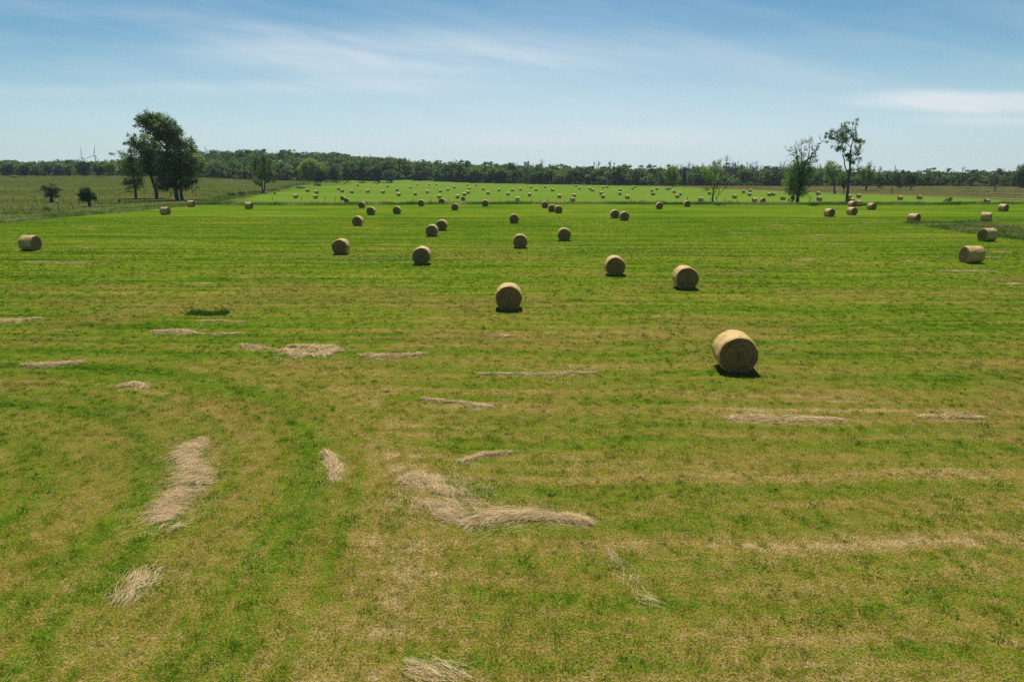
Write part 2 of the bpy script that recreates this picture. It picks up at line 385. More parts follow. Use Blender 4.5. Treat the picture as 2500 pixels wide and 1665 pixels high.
f = q.m('SUBTRACT', f, q.rng(rad, .13, .0, 0, .08))
hc = q.ramp(f, [(.34, (.085, .048, .016)), (.48, (.19, .118, .042)), (.60, (.28, .185, .072)), (.74, (.44, .31, .14))])  # end hay darkened: shade between the rough stalks is in the colour
hb = q.node('ShaderNodeBsdfPrincipled'); q.put(hb.inputs['Base Color'], hc); hb.inputs['Roughness'].default_value = .9
hb.inputs['Specular IOR Level'].default_value = .1
n_ = q.node('ShaderNodeBump'); n_.inputs['Strength'].default_value = .9; n_.inputs['Distance'].default_value = .04
q.put(n_.inputs['Height'], f); q.l.new(n_.outputs[0], hb.inputs['Normal']); finish(q, hb.outputs[0])

STRAW, q = new_mat('loose_straw')
f = attr(q)
colr = q.ramp(f, [(.0, (.17, .12, .045)), (.35, (.41, .305, .15)), (.7, (.70, .535, .30)), (1., (.84, .68, .42))])
finish(q, thin_shader(q, colr, .2))

# ------------------------------------------------------------------ ground sheet
def axis(parts):
    return np.unique(np.concatenate([np.linspace(*p) for p in parts]))
gx = axis([(-4000, -1200, 16), (-1200, -300, 46), (-300, 300, 151), (300, 1200, 46), (1200, 4000, 16)])
gy = axis([(-600, 0, 6), (0, 160, 41), (160, 200, 41), (200, 1800, 161), (1800, 4500, 22)])
GX, GY = np.meshgrid(gx, gy); nx_, ny_ = len(gx), len(gy)
V = np.stack([GX.ravel(), GY.ravel(), hgt(GX, GY).ravel()], 1)
ii = (np.arange(ny_-1)[:, None]*nx_+np.arange(nx_-1)[None]).ravel()
g_o = obj('ground', mesh_np('ground', V, np.stack([ii, ii+1, ii+nx_+1, ii+nx_], 1), gm, smooth=True))
tag(g_o, kind='structure')

# pale track along the far side of the mown field
rp = [at(px, py) for px, py in ((1930, 469.5), (2000, 471.5), (2125, 475), (2250, 478.5), (2380, 483), (2500, 488), (2640, 494), (2900, 507))]
rp = [rp[0]+(rp[0]-rp[1])*1.5]+rp
V = []; Fc = []
for i, p in enumerate(rp):
    d = (rp[min(i+1, len(rp)-1)]-rp[max(i-1, 0)]).normalized(); n = Vector((-d.y, d.x, 0))
    for s_ in (-1.3, 1.3):
        w_ = p+n*s_; V.append((w_.x, w_.y, float(hgt(w_.x, w_.y))+.10))
for i in range(len(rp)-1): Fc.append((2*i, 2*i+1, 2*i+3, 2*i+2))
tag(obj('road', mesh_np('road', V, Fc, ROADM)), kind='structure')

# ------------------------------------------------------------------ grass
def blades(P, hh, ww, tint, lean=.5):
    n = len(P); th = rng.uniform(0, 2*math.pi, n); s_ = np.stack([np.cos(th), np.sin(th), np.zeros(n)], 1)*(ww*.5)[:, None]
    l = rng.normal(size=(n, 3))*lean; l[:, 2] = 1; l *= hh[:, None]; l[:, 2] = np.maximum(l[:, 2], .3*hh)
    V = np.stack([P-s_, P+s_, P+l+s_*.2], 1).reshape(-1, 3)
    return V, np.arange(3*n).reshape(-1, 3), np.repeat(tint, 3)
N = 1500000
yy = (7.6**.25+rng.random(N)*(120**.25-7.6**.25))**4
xx = rng.uniform(-1, 1, N)*(yy*.86+2.5)
tuft = vnoise(xx*3.1, yy*3.1, 1)*.6+vnoise(xx*9, yy*9, 2)*.4
keep = rng.random(N) < (.35+1.1*tuft); xx, yy, tuft = xx[keep], yy[keep], tuft[keep]; n = len(xx)
sc = np.clip(yy/10, 1, 12)
hh = (.026+.085*np.clip(tuft-.35, 0, 1)*rng.random(n)*1.6+.012*rng.random(n))*(sc**.35)
ww = .0050*sc**.85*rng.uniform(.6, 1.3, n)
tt = np.clip(.5-1.3*(tuft-.45)+rng.normal(0, .20, n), 0, 1)
zz = hgt(xx, yy)
V, Fc, T = blades(np.stack([xx, yy, zz-.004], 1), hh, ww, tt, 1.15)
# distinct fresh tufts, and cut stalks lying on the stubble
nc = 15000; cy = (8**.5+rng.random(nc)*(70**.5-8**.5))**2; cx = rng.uniform(-1, 1, nc)*(cy*.86+2.5)
kc = rng.random(nc) < .25+.9*vnoise(cx*.8, cy*.8, 41); cx, cy = cx[kc], cy[kc]; nc = len(cx); m_ = 26
cr = rng.uniform(.03, .11, nc); px_ = np.repeat(cx, m_)+rng.normal(0, 1, nc*m_)*np.repeat(cr, m_); py_ = np.repeat(cy, m_)+rng.normal(0, 1, nc*m_)*np.repeat(cr, m_)
far_ = np.clip(py_/12, 1, 5)
V2, F2, T2 = blades(np.stack([px_, py_, hgt(px_, py_)-.004], 1), rng.uniform(.04, .11, nc*m_), .008*far_**.7*rng.uniform(.6, 1.3, nc*m_), np.clip(np.repeat(rng.uniform(-.05, .42, nc), m_)+rng.normal(0, .1, nc*m_), -.4, 1), .5)
ns = 150000; sy = (8**.4+rng.random(ns)*(70**.4-8**.4))**2.5; sx = rng.uniform(-1, 1, ns)*(sy*.86+2.5)
ks = rng.random(ns) < .2+1.2*vnoise(sx*.6, sy*1.4, 43)**2; sx, sy = sx[ks], sy[ks]; ns = len(sx)
th_ = rng.uniform(0, 2*math.pi, ns); L_ = rng.uniform(.05, .16, ns)*np.clip(sy/14, 1, 2); W_ = .0045*np.clip(sy/10, 1, 6)**.8
D_ = np.stack([np.cos(th_), np.sin(th_), rng.normal(0, .15, ns)], 1)*L_[:, None]; S2 = np.stack([-np.sin(th_), np.cos(th_), np.zeros(ns)], 1)*(W_*.5)[:, None]
P_ = np.stack([sx, sy, hgt(sx, sy)+.02], 1); V3 = np.stack([P_-S2, P_+S2, P_+D_], 1).reshape(-1, 3); F3 = np.arange(3*ns).reshape(-1, 3)
Fc = np.concatenate([Fc, F2+len(V), F3+len(V)+len(V2)]); V = np.concatenate([V, V2, V3]); T = np.concatenate([T, T2, np.repeat(np.clip(rng.normal(.95, .15, ns), .6, 1.3), 3)])
tag(obj('mown_grass', mesh_np('mown_grass', V, Fc, GRASS, {'tint': T})), 'short mown grass with green tufts and dry stubble', 'grass', kind='stuff')

# weeds and clover tufts scattered in the near field
def weed_field():
    bag = Bag(); n = 900
    y = (9**.5+rng.random(n)*(75**.5-9**.5))**2; x = rng.uniform(-1, 1, n)*(y*.85+2)
    k = rng.random(n) < ss(.45, .75, vnoise(x*.35, y*.35, 9)); x, y = x[k], y[k]
    for i in range(len(x)):
        m = 26; r = rng.uniform(.05, .16)
        P = np.stack([x[i]+rng.normal(0, r, m), y[i]+rng.normal(0, r, m), np.abs(rng.normal(.03, .025, m))+.01], 1)
        cards(bag, P, np.full(m, .05), rng.uniform(.2, .8)+rng.normal(0, .1, m))
    return bag.mesh('weeds', leaf_mat('weed_leaf', (.075, .16, .012), (.12, .235, .018), (.18, .30, .035), .4))
tag(obj('weeds', weed_field()), 'small leafy green weeds dotted through the mown grass', 'weeds', kind='stuff')

def strip(name, pts, width, dens, h0, h1, label, tshift=0., wsc=1.):
    """rough grass along a line of ground points"""
    Ps = []; 
    for a, b in zip(pts[:-1], pts[1:]):
        a = np.array(a[:2], float); b = np.array(b[:2], float); L = np.linalg.norm(b-a); k = int(L*width*dens)
        t = rng.random(k); d = (b-a)/max(L, 1e-6); nrm = np.array([-d[1], d[0]])
        o_ = (rng.random(k)-.5)*width
        Ps.append(a+(b-a)*t[:, None]+nrm*o_[:, None])
    P = np.concatenate(Ps); k = vnoise(P[:, 0]*.35, P[:, 1]*.7, 5)*.6+vnoise(P[:, 0]*1.3, P[:, 1]*1.3, 6)*.4
    keep = rng.random(len(P)) < .25+k; P = P[keep]; k = k[keep]; n = len(P)
    Z = hgt(P[:, 0], P[:, 1])
    hh = h0+(h1-h0)*np.clip(k*1.5-.3, 0, 1)*rng.uniform(.5, 1.1, n)
    tt = np.clip(.45+tshift+.9*(vnoise(P[:, 0]*.15, P[:, 1]*.3, 8)-.5)+rng.normal(0, .15, n), 0, 1)
    V, Fc, T = blades(np.column_stack([P, Z-.02]), hh, wsc*(.05+.06*rng.random(n)), tt, .30)
    return tag(obj(name, mesh_np(name, V, Fc, TALL, {'tint': T})), label, 'grass', kind='stuff')
strip('ditch_grass', [(-78, 174), (-20, 173.5), (60, 174), (190, 172)], 8.5, 42, .35, 1.15, 'tall rough grass growing along the ditch between the fields', .08)
strip('bank_grass', [(-78, 181), (0, 181), (190, 180)], 8, 20, .25, .85, 'rough grass on the far bank of the ditch', .05)
strip('verge_grass', [(-81, 60), (-81, 130), (-80, 178)], 9, 26, .2, .75, 'unmown green verge grass along the pasture fence', .12)
strip('pasture_grass', [(-96, 70), (-92, 140), (-90, 215)], 24, 6, .15, .55, 'rough pale pasture grass behind the fence line', .18)
strip('margin_grass', [(-84, 190), (-103, 262), (-140, 474), (-165, 640)], 6, 12, .3, .9, 'rough green margin grass beside the far hay field', .05, 2)
wp = [at(2300, 551), at(2400, 566), at(2500, 582), at(2650, 600)]
wp2 = [p+Vector((6, 10, 0)) for p in wp]
V_ = [((a.x+b.x)/2, (a.y+b.y)/2) for a, b in zip(wp, wp2)]
strip('weed_patch', V_, 11, 60, .25, .75, 'patch of tall dark weeds left unmown at the field side', .06)
strip('meadow_tussocks', [(-250, 90), (-290, 560)], 330, .55, .15, .50, 'rough olive grass tussocks across the left meadow', .12, 4)
strip('brown_meadow_tussocks', [(250, 250), (290, 330), (200, 500)], 150, .9, .15, .45, 'rough brownish grass tussocks of the right hand meadow', .35, 4)
t0 = at(505, 770)
strip('weed_clump', [(t0.x-1.15, t0.y+.3), (t0.x+1.0, t0.y+.3)], .9, 900, .16, .50, 'small dark clump of standing weeds in the mown field', -.75, .35)
t0 = at(2085, 532.5)
strip('brown_stubble', [(t0.x-2.5, t0.y), (t0.x+2.5, t0.y)], 1.5, 90, .08, .25, 'low brown stubble tuft before the paired bales', .45, 1.)

# ------------------------------------------------------------------ hay bales
R = .75; LN = 1.3
def bale_meshes(seed, fine=True):
    r_ = np.random.default_rng(seed); seg = 72 if fine else 28; nl = 14 if fine else 4
    th = np.linspace(0, 2*math.pi, seg, endpoint=False)
    ph = r_.uniform(0, 6.28, 6)
    def prof(t, yv):
        d = .010*np.sin(3*t+ph[0])+.008*np.sin(5*t+ph[1]+yv*3)+.006*np.sin(9*t+ph[2]-yv*5)
        e = np.abs(yv)/(LN/2); edge = -.045*np.clip((e-.82)/.18, 0, 1)**2
        return R+d+edge+.008*np.cos(yv*22+ph[3])
    ys = np.linspace(-LN/2, LN/2, nl+1); V = []
    for yv in ys:
        rr = prof(th, yv)+(r_.normal(0, .004, seg) if fine else 0)
        sq = np.clip(-np.sin(th), 0, 1)**2*.045; zz = R+rr*np.sin(th); zz = np.maximum(zz, .06)-.06; rr = rr*(1+sq)
        V.append(np.stack([rr*np.cos(th), np.full(seg, yv), zz], 1))
    V = np.concatenate(V)
    Fs = [[i*seg+j, (i+1)*seg+j, (i+1)*seg+(j+1) % seg, i*seg+(j+1) % seg] for i in range(nl) for j in range(seg)]
    side = (V, np.array(Fs))
    ends = []
    for sgn in (-1, 1):
        nr = 16 if fine else 5; Vv = []
        for k in range(nr+1):
            f_ = 1-k/nr
            rr = prof(th, sgn*LN/2)*f_
            dep = .03*math.sin(min(k, 2)/2*math.pi/2)+(r_.normal(0, .008) if fine and k > 0 else 0)
            if k == 0: dep = 0
            nn = r_.normal(0, .006, seg) if fine and 0 < k < nr else 0
            sq = np.clip(-np.sin(th), 0, 1)**2*.045; zz = R+rr*np.sin(th); zz = np.maximum(zz, .06)-.06; rr = rr*(1+sq)
            if k == nr: rr = rr*0; 
            Vv.append(np.stack([rr*np.cos(th), sgn*(LN/2+dep+nn)*np.ones(seg), zz], 1))
        Vv = np.concatenate(Vv)
        Fe = [[i*seg+j, i*seg+(j+1) % seg, (i+1)*seg+(j+1) % seg, (i+1)*seg+j] for i in range(nr) for j in range(seg)]
        Fe = np.array(Fe)
        if sgn > 0: Fe = Fe[:, ::-1]
        ends.append((Vv, Fe))
    return side, ends
def straws(bag, P, D, L, W, t, curve=.15, flat=0.):
    """thin bent stalks: 3 points each"""
    n = len(P); up = rng.normal(size=(n, 3)); up = up*[.5, .5, .5]+[0, 0, flat]; s_ = np.cross(D, up); s_ /= np.linalg.norm(s_, axis=1)[:, None]+1e-9
    s_ = s_*(W*.5)[:, None]; b = rng.normal(size=(n, 3))*(L*curve)[:, None]
    b[:, 2] = np.abs(b[:, 2])
    A = P-D*(L*.5)[:, None]; M = P+b*.6; E = P+D*(L*.5)[:, None]
    V = np.stack([A-s_, A+s_, M+s_, M-s_, E+s_*.4, E-s_*.4], 1).reshape(-1, 3)
    i = np.arange(n)[:, None]*6
    bag.add(V, np.concatenate([i+[0, 1, 2, 3], i+[3, 2, 4, 5]]), np.repeat(t, 6))
def fringe(seed, sgn):
    n = 420; t = rng.uniform(0, 2*math.pi, n); r_ = np.where(rng.random(n) < .45, R*rng.uniform(.93, 1.0, n), R*np.sqrt(rng.random(n)))
    P = np.stack([r_*np.cos(t), np.full(n, sgn*(LN/2+.035)), np.maximum(R-.035+r_*np.sin(t), .03)], 1)
    D = np.stack([-np.sin(t), rng.normal(0, .25, n), np.cos(t)], 1)+rng.normal(0, .35, (n, 3)); D /= np.linalg.norm(D, axis=1)[:, None]
    b = Bag(); straws(b, P, D, rng.uniform(.06, .22, n), np.full(n, .006), rng.uniform(.1, .9, n), .2); return b
NEARM = []
for sd_ in range(4):
    side, ends = bale_meshes(100+sd_)
    ms = mesh_np('wrapped_side', side[0], side[1], HAYSIDE, smooth=True); me_ = []
    for (Vv, Fe), sg in zip(ends, (-1, 1)):
        fr = fringe(sd_, sg); fr_m = fr.mesh('x', None)
        b = Bag(); b.add(Vv, Fe, .5); b.add(np.concatenate(fr.V), np.concatenate(fr.F), np.concatenate(fr.T))
        m = b.mesh('end_face', HAYEND); m.materials.append(STRAW)
        k0 = len(Fe); mi = np.zeros(len(m.polygons), np.int32); mi[k0:] = 1; m.polygons.foreach_set('material_index', mi)
        me_.append(m)
    NEARM.append((ms, me_))
FARM = []
for sd_ in range(3):
    side, ends = bale_meshes(200+sd_, False)
    b = Bag(); b.add(side[0], side[1]); k0 = len(side[1])
    for e in ends: b.add(*e)
    m = b.mesh('hay_bale', HAYSIDE, True); m.materials.append(HAYEND)
    mi = np.ones(len(m.polygons), np.int32); mi[:k0] = 0; m.polygons.foreach_set('material_index', mi); FARM.append(m)

# px, py of the foot of the bale, direction of its axis from +Y, label
NEAR = [
 (1790, 911, 6, 'largest nearest round hay bale, dark end face turned to the viewer, standing alone'),
 (1242, 759, 0, 'round hay bale alone in mid field, pale cap of net wrap over a dark end'),
 (1671, 707, 2, 'lone round bale just beyond and left of the largest bale'),
 (1500, 674, 3, 'round bale beyond a pale green clover patch, left of the lone middle right bale'),
 (1031, 647, 0, 'round bale in mid field, nearer of the two bales left of the lone central one'),
 (834, 622, 0, 'round bale left of centre, its sunlit wrap showing on its right edge'),
 (1270, 607, 1, 'round bale straight behind the lone mid field bale'),
 (1377, 589, 2, 'round bale a little behind and right of the one straight behind the lone central bale'),
 (1055, 578, 0, 'nearer bale of the overlapping pair left of centre'),
 (1079, 564, 0, 'rear bale of the overlapping pair left of centre, partly hidden by its neighbour'),
 (1255, 546, 0, 'small round bale alone at the centre of the field'),
 (874, 552, 0, 'small round bale behind the bale with the sunlit right edge'),
 (1500.5, 533.5, 2, 'left bale of the touching pair right of centre'),
 (1523.6, 539.5, 2, 'right bale of the touching pair right of centre, slightly nearer'),
 (1330.5, 508.5, 2, 'leftmost small bale of three beside the ditch at mid field'),
 (1347, 518, 2, 'middle bale of three by the ditch, overlapped by its right neighbour'),
 (1363.3, 521.5, 2, 'rightmost and nearest bale of three by the ditch at mid field'),
 (1028.7, 503.8, 0, 'small bale close to the ditch, below a line of low posts'),
 (1078.6, 499, 0, 'small bale standing in the ditch grass edge left of centre'),
 (1110.8, 514.2, 0, 'small bale a step out from the ditch, left of centre'),
 (1184.7, 504.8, 0, 'small bale alone at the ditch edge near mid field'),
 (883.8, 508.2, 0, 'small bale at the left end of the ditch, first out from the grassy bank'),
 (906.4, 525.6, 0, 'small bale in front of the one by the left end of the ditch'),
 (969.8, 523, 0, 'small bale to the right of the staggered bales at the left ditch end'),
 (1609.2, 510.8, 4, 'small bale left of the forked sapling, a little out from the ditch'),
 (1677, 505.4, 4, 'small bale at the ditch with a fence post rising behind it'),
 (846.5, 495.5, 0, 'bale half hidden by ditch grass, nearer of two sunk in the bank'),
 (76.5, 612.5, 95, 'round bale lying side on near the left border, its right end showing'),
 (404.4, 525, 96, 'side-on bale near the pasture fence, in front of the leaning poplars'),
 (467.4, 505.8, 96, 'side-on bale at the foot of the leaning poplars'),
 (608.2, 510.6, 97, 'side-on bale alone, below the narrow twin stemmed tree'),
 (2369.3, 643.5, 90, 'side-on bale on the right, its frayed left end showing white straw'),
 (2408.5, 590, 80, 'side-on bale before the dark weed patch'),
 (2229.7, 544.5, -28, 'bale right of the tall thin tree, long sunlit wrap with its right end showing'),
 (2023.8, 529.4, -14, 'bale left of the stacked looking pair near the tall thin tree'),
 (2079, 525.6, -14, 'nearer bale of the two in line below the tall thin tree'),
 (2080, 507.3, -16, 'rear bale of the two in line below the tall thin tree'),
 (2094.5, 504.6, 80, 'reddish bale in the tree shade right beside the two in line'),
 (2127, 512.8, -14, 'bale a short way right of the two in line below the tall thin tree'),
 (2448.3, 516.5, -22, 'bale near the right border beyond the dark weed patch'),
 (2406, 541, -50, 'low brown bale half sunk behind the dark weed patch'),
]
FAR = [(837, 489.4, 0), (1131, 491, 0), (2408.5, 498, 75), (1997.3, 476.8, 90), (2000, 491, 88), (1911, 489, 90), (2095.9, 483.4, 95),
 (2197.3, 488.8, 92), (2244.6, 487.3, 88), (2073, 486, 90), (2078, 495.3, 80), (1603.8, 464.6, 95), (1628.5, 464.6, 85), (1635, 463.3, 75),
 (1645.9, 472.2, 95), (1660, 478.2, 92), (1653.5, 484.3, 92), (1710.6, 492.9, 90), (1731.8, 475.7, 95), (1793.2, 485.4, 88),
 (1814.9, 471.8, 95), (1831.2, 469.4, 94), (1829.6, 479.2, 95), (1877.7, 479.5, 100), (1887.3, 478.6, 80), (1841.7, 494.5, 90),
 (1861.8, 495, 0), (1308.7, 467, 90), (1330.8, 459.7, 92), (1349.3, 467.8, 70), (1365.9, 484.3, 90), (1401.5, 482.4, 95),
 (1398.3, 492.9, 80), (1406, 456.3, 110), (1414.6, 463.7, 92), (1439, 463.6, 110), (1446.5, 468, 75), (1472, 460.8, 95), (1482, 459.5, 110),
 (1468.2, 477, 80), (1472, 485, 92), (1514.4, 467.4, 90), (1513, 477, 95), (1531.8, 486.5, 86), (1544, 463.3, 95), (1549.4, 458.9, 112),
 (1592, 469.4, 95), (1594.5, 478, 85), (1001.9, 460.8, 90), (1019, 452.7, 90), (1048.4, 453.5, 95), (1065.6, 453, 90), (1013.8, 478, 85),
 (1043.3, 472.6, 92), (1075.2, 470.3, 90), (1072.6, 485.6, 92), (1093.4, 466.5, 88), (1109.3, 460.8, 95), (1141.7, 454.4, 90),
 (1162.7, 455, 100), (1145.9, 463.3, 90), (1143.3, 473.8, 80), (1134, 479, 90), (1117.2, 485.2, 90), (1179.9, 465.2, 92), (1191.7, 475.7, 88),
 (1218.5, 467.8, 90), (1240, 478, 90), (1251, 468, 95), (1270.7, 465.9, 90), (1263, 491.3, 90), (1292.7, 479.9, 92), (1296.8, 459.7, 90),
 (722, 484.7, 92), (751.2, 469.4, 95), (773.2, 473.8, 95), (770.7, 485.6, 90), (826.8, 464.6, 97), (835.4, 470, 92), (842.4, 449, 95),
 (859, 472.9, 95), (873.5, 455, 90), (898, 471.3, 95), (920, 450.3, 95), (935, 472.9, 97), (946.5, 457.6, 94), (969.4, 467.5, 95), (973.6, 479.5, 94)]
for i, (px, py, yaw, lab) in enumerate(NEAR):
    p = at(px, py); ms, me_ = NEARM[i % 4]
    # the foot seen is the near edge: step back by half the depth seen
    r_ = math.hypot(p.x, p.y); dirv = Vector((p.x, p.y, 0))/r_
    ax = Vector((math.sin(math.radians(yaw)), math.cos(math.radians(yaw)), 0)); dp = abs(ax.dot(dirv))
    p = p+dirv*(dp*LN/2+(1-dp)*.35)
    o = tag(obj('hay_bale', None, None, (p.x, p.y, float(hgt(p.x, p.y))-.01), -math.radians(yaw)), lab, 'hay bale', 'round hay bales in the near field')
    k = random.uniform(.97, 1.03); o.scale = (k, 1, k)
    obj('wrapped_side', ms, o); obj('end_face', me_[0], o); obj('end_face', me_[1], o)
# stems and shed stalks round the feet of the near bales
BV = []; BT = []
for o in [o for o in C.objects if o.get('group') == 'round hay bales in the near field' and o.location.y < 125]:
    n = 420; k = float(np.clip(o.location.y/25, 1, 4)); a = -o.rotation_euler.z; lx = rng.normal(0, .42, n); ly = rng.uniform(-.95, .95, n)
    P = np.stack([lx*math.cos(a)+ly*math.sin(a)+o.location.x, -lx*math.sin(a)+ly*math.cos(a)+o.location.y, np.full(n, o.location.z)], 1)
    V_b, _, T_b = blades(P, rng.uniform(.04, .15, n), .010*k**.6*rng.uniform(.6, 1.3, n), np.where(rng.random(n) < .4, 1.0, rng.uniform(.1, .6, n)), .55); BV.append(V_b); BT.append(T_b)
BV = np.concatenate(BV)
tag(obj('stubble_grass', mesh_np('stubble_grass', BV, np.arange(len(BV)).reshape(-1, 3), TALL, {'tint': np.concatenate(BT)})), 'uncut stems and shed stalks round the bale feet', 'grass', kind='stuff')
ORD = ['first', 'second', 'third', 'fourth', 'fifth', 'sixth', 'seventh', 'eighth', 'ninth', 'tenth', 'eleventh', 'twelfth', 'thirteenth',
       'fourteenth', 'fifteenth', 'sixteenth', 'seventeenth', 'eighteenth', 'nineteenth', 'twentieth']
BANDS = [(490.5, 'in the row touching the far ditch bank'), (481, 'in the second row beyond the ditch'), (474.5, 'in the third row beyond the ditch'),
         (468.7, 'in the fourth row beyond the ditch'), (462, 'in the fifth row beyond the ditch'), (0, 'in the rearmost row before the wood')]
def band_of(py):
    for i, (b, _) in enumerate(BANDS):
        if py >= b: return i
for bi, (lim, txt) in enumerate(BANDS):
    row = sorted([f for f in FAR if band_of(f[1]) == bi])
    for k, (px, py, yaw) in enumerate(row):
        p = at(px, py); r_ = math.hypot(p.x, p.y); p = p+Vector((p.x, p.y, 0))/r_*.3
        what = 'small round bale end on' if yaw in (0,) else ('small turned bale' if yaw in (70, 75, 110, 112, 80) else 'small side-on bale')
        o = tag(obj('hay_bale', FARM[k % 3], None, (p.x, p.y, float(hgt(p.x, p.y))-.01), -math.radians(yaw)),
                f'{what}, {ORD[k]} from left {txt}', 'hay bale', 'small hay bales beyond the ditch')

# ------------------------------------------------------------------ wisps of loose hay
def hay(pts, width, n, lab, cross=False, hgt_=.06, L=.50, Wd=.0045, spread=.34):
    n = int(n*1.7)
    Q = [at(px, py) for px, py in pts]; Q = [np.array(p[:2]) for p in Q]
    c = np.mean(Q, 0); bag = Bag(); seg = [np.linalg.norm(b-a) for a, b in zip(Q[:-1], Q[1:])]; tot = sum(seg)
    w_ = width if hasattr(width, '__len__') else [width]*len(Q)
    for (a, b, l, wa, wb) in zip(Q[:-1], Q[1:], seg, w_[:-1], w_[1:]):
        k = max(6, int(n*l/tot)); t = rng.random(k); d = (b-a)/(l+1e-6); nn = np.array([-d[1], d[0]])
        L_ = L; wd = wa+(wb-wa)*t; o_ = np.where(rng.random(k) < .18, rng.normal(0, .9, k), rng.normal(0, .30, k)); o_ = o_*(.6+.8*vnoise(t*l*3+a[0], t*0+wa*7, 21))
        e = np.exp(-(o_/.32)**2)*.8
        P2 = a+(b-a)*t[:, None]+nn*(o_*wd)[:, None]+rng.normal(0, .03, (k, 2))
        gk = (np.abs(o_) > .7) | ((vnoise(P2[:, 0]*3.3, P2[:, 1]*3.3, 31)*.6+vnoise(P2[:, 0]*9, P2[:, 1]*9, 32)*.4) > .33+.40*np.abs(o_)*rng.random(k)); P2 = P2[gk]; e = e[gk]; k = len(P2)
        lump = .4+1.0*vnoise(P2[:, 0]*4, P2[:, 1]*4, 4)
        z_ = hgt(P2[:, 0], P2[:, 1])+.008+hgt_*e*lump*rng.random(k)**.6
        ad = np.arctan2(d[1], d[0])+rng.normal(0, spread, k)+(math.pi/2 if cross else 0)+1.2*(vnoise(P2[:, 0]*2, P2[:, 1]*2, 3)-.5)
        D = np.stack([np.cos(ad), np.sin(ad), rng.normal(0, .10, k)], 1)
        base_t = .35+.45*rng.random(k)+.25*(vnoise(P2[:, 0]*5, P2[:, 1]*5, 12)-.5)
        straws(bag, np.column_stack([P2, z_])-np.array([c[0], c[1], 0]), D, L*rng.uniform(.35, 1.2, k)*np.where(np.abs(o_[gk]) > .5, .5, 1), Wd*rng.uniform(.6, 1.5, k), np.clip(base_t, 0, 1), .10, .9)
    return tag(obj('loose_hay', bag.mesh('loose_hay', STRAW), None, (c[0], c[1], 0)), lab, 'hay', 'wisps of loose hay on the field')
hay([(500, 1075), (450, 1100), (470, 1140), (475, 1190), (420, 1220), (400, 1255), (430, 1290)], [.4, .8, .7, .9, .8, .8, .4], 4200, 'long crooked heap of loose hay at lower left, largest of its kind', True, .06, spread=.55)
hay([(800, 1105), (815, 1140), (815, 1175)], [.15, .5, .4], 650, 'small upright wisp of hay between the crooked heap and the curved heap', hgt_=.05)
hay([(975, 1175), (1010, 1162), (1055, 1185), (1080, 1215), (1120, 1245), (1130, 1262)], [.1, .45, 1.1, 1.3, 1.0, .7], 3000, 'upper hooked end of the curved swath of hay at lower centre', hgt_=.07, spread=.6)
hay([(1080, 1255), (1130, 1268), (1190, 1262), (1270, 1258), (1330, 1262), (1440, 1275)], [.5, .9, .8, .65, .45, .15], 2700, 'lower straight tail of the curved swath of hay at lower centre', hgt_=.08, spread=.32)
hay([(1118, 1128), (1150, 1122), (1180, 1110), (1240, 1106)], [.1, .2, .15, .05], 420, 'thin short wisp of hay just above the curved swath')
hay([(1490, 1355), (1520, 1400), (1560, 1450), (1600, 1480)], [.08, .3, .4, .15], 130, 'thin slanting pale wisp in the grass right of the curved swath', hgt_=.08)
hay([(1010, 1620), (1050, 1640), (1110, 1675)], [.3, .8, .9], 240, 'faint wisp of hay at the very bottom of the view')
hay([(360, 1395), (330, 1430), (300, 1465)], [.7, .8, .5], 330, 'faint pale scatter of hay below the crooked heap', hgt_=.03)
hay([(690, 855), (720, 862), (760, 868), (815, 862), (800, 850), (705, 846)], [.5, 1.2, 1.8, 1.0, .9, .3], 2600, 'broad pinkish patch of hay left of centre', True, .10, .35, .010)
hay([(590, 842), (625, 848), (660, 856)], [.3, .5, .3], 420, 'thin hay trail leading to the broad pinkish patch', hgt_=.06, Wd=.011)
hay([(885, 868), (940, 870), (990, 869), (1032, 864)], [.2, .7, .6, .15], 900, 'long low streak of hay right of the broad pinkish patch', hgt_=.08, Wd=.011)
hay([(375, 812), (420, 808), (470, 814)], [.4, .9, .5], 700, 'small heap of hay below the dark weed clump', hgt_=.10, Wd=.011)
hay([(480, 816), (560, 816), (600, 814)], [.1, .3, .1], 240, 'faint streak trailing right of the small heap under the weed clump', hgt_=.05, Wd=.011)
hay([(-10, 786), (40, 784), (97, 778)], [.8, .7, .2], 800, 'flat hay streak cut by the left border', hgt_=.10, Wd=.011)
hay([(60, 892), (130, 890), (198, 885)], [.2, .6, .3], 700, 'thin fanned hay streak near the left border below the flat streak', hgt_=.07, Wd=.009)
hay([(300, 942), (330, 938), (355, 946)], [.3, .5, .2], 380, 'little tuft of hay right of the fanned streak', hgt_=.06, Wd=.009)
hay([(480, 785), (530, 784), (600, 788)], [.15, .3, .1], 240, 'pale thread of hay touching the dark weed clump', hgt_=.05, Wd=.011)
hay([(1035, 975), (1100, 982), (1200, 995)], [.2, .35, .15], 520, 'thin hay streak at centre above the curved swath', hgt_=.05, Wd=.008)
hay([(1200, 822), (1250, 821)], [.4, .2], 180, 'tiny fleck of hay below the lone mid field bale', hgt_=.05, Wd=.011)
hay([(1160, 913), (1300, 914), (1400, 912), (1450, 910)], [.15, .35, .45, .1], 520, 'broken hay line left of the largest bale', hgt_=.04, Wd=.010)
hay([(1780, 1021), (1850, 1022), (1920, 1023), (2060, 1026)], [.3, .6, .5, .1], 1100, 'pinkish hay band below the largest bale', hgt_=.05, Wd=.008)
hay([(2250, 1017), (2330, 1018), (2400, 1020)], [.2, .35, .1], 380, 'orange tinted hay streak at lower right', hgt_=.04, Wd=.009)
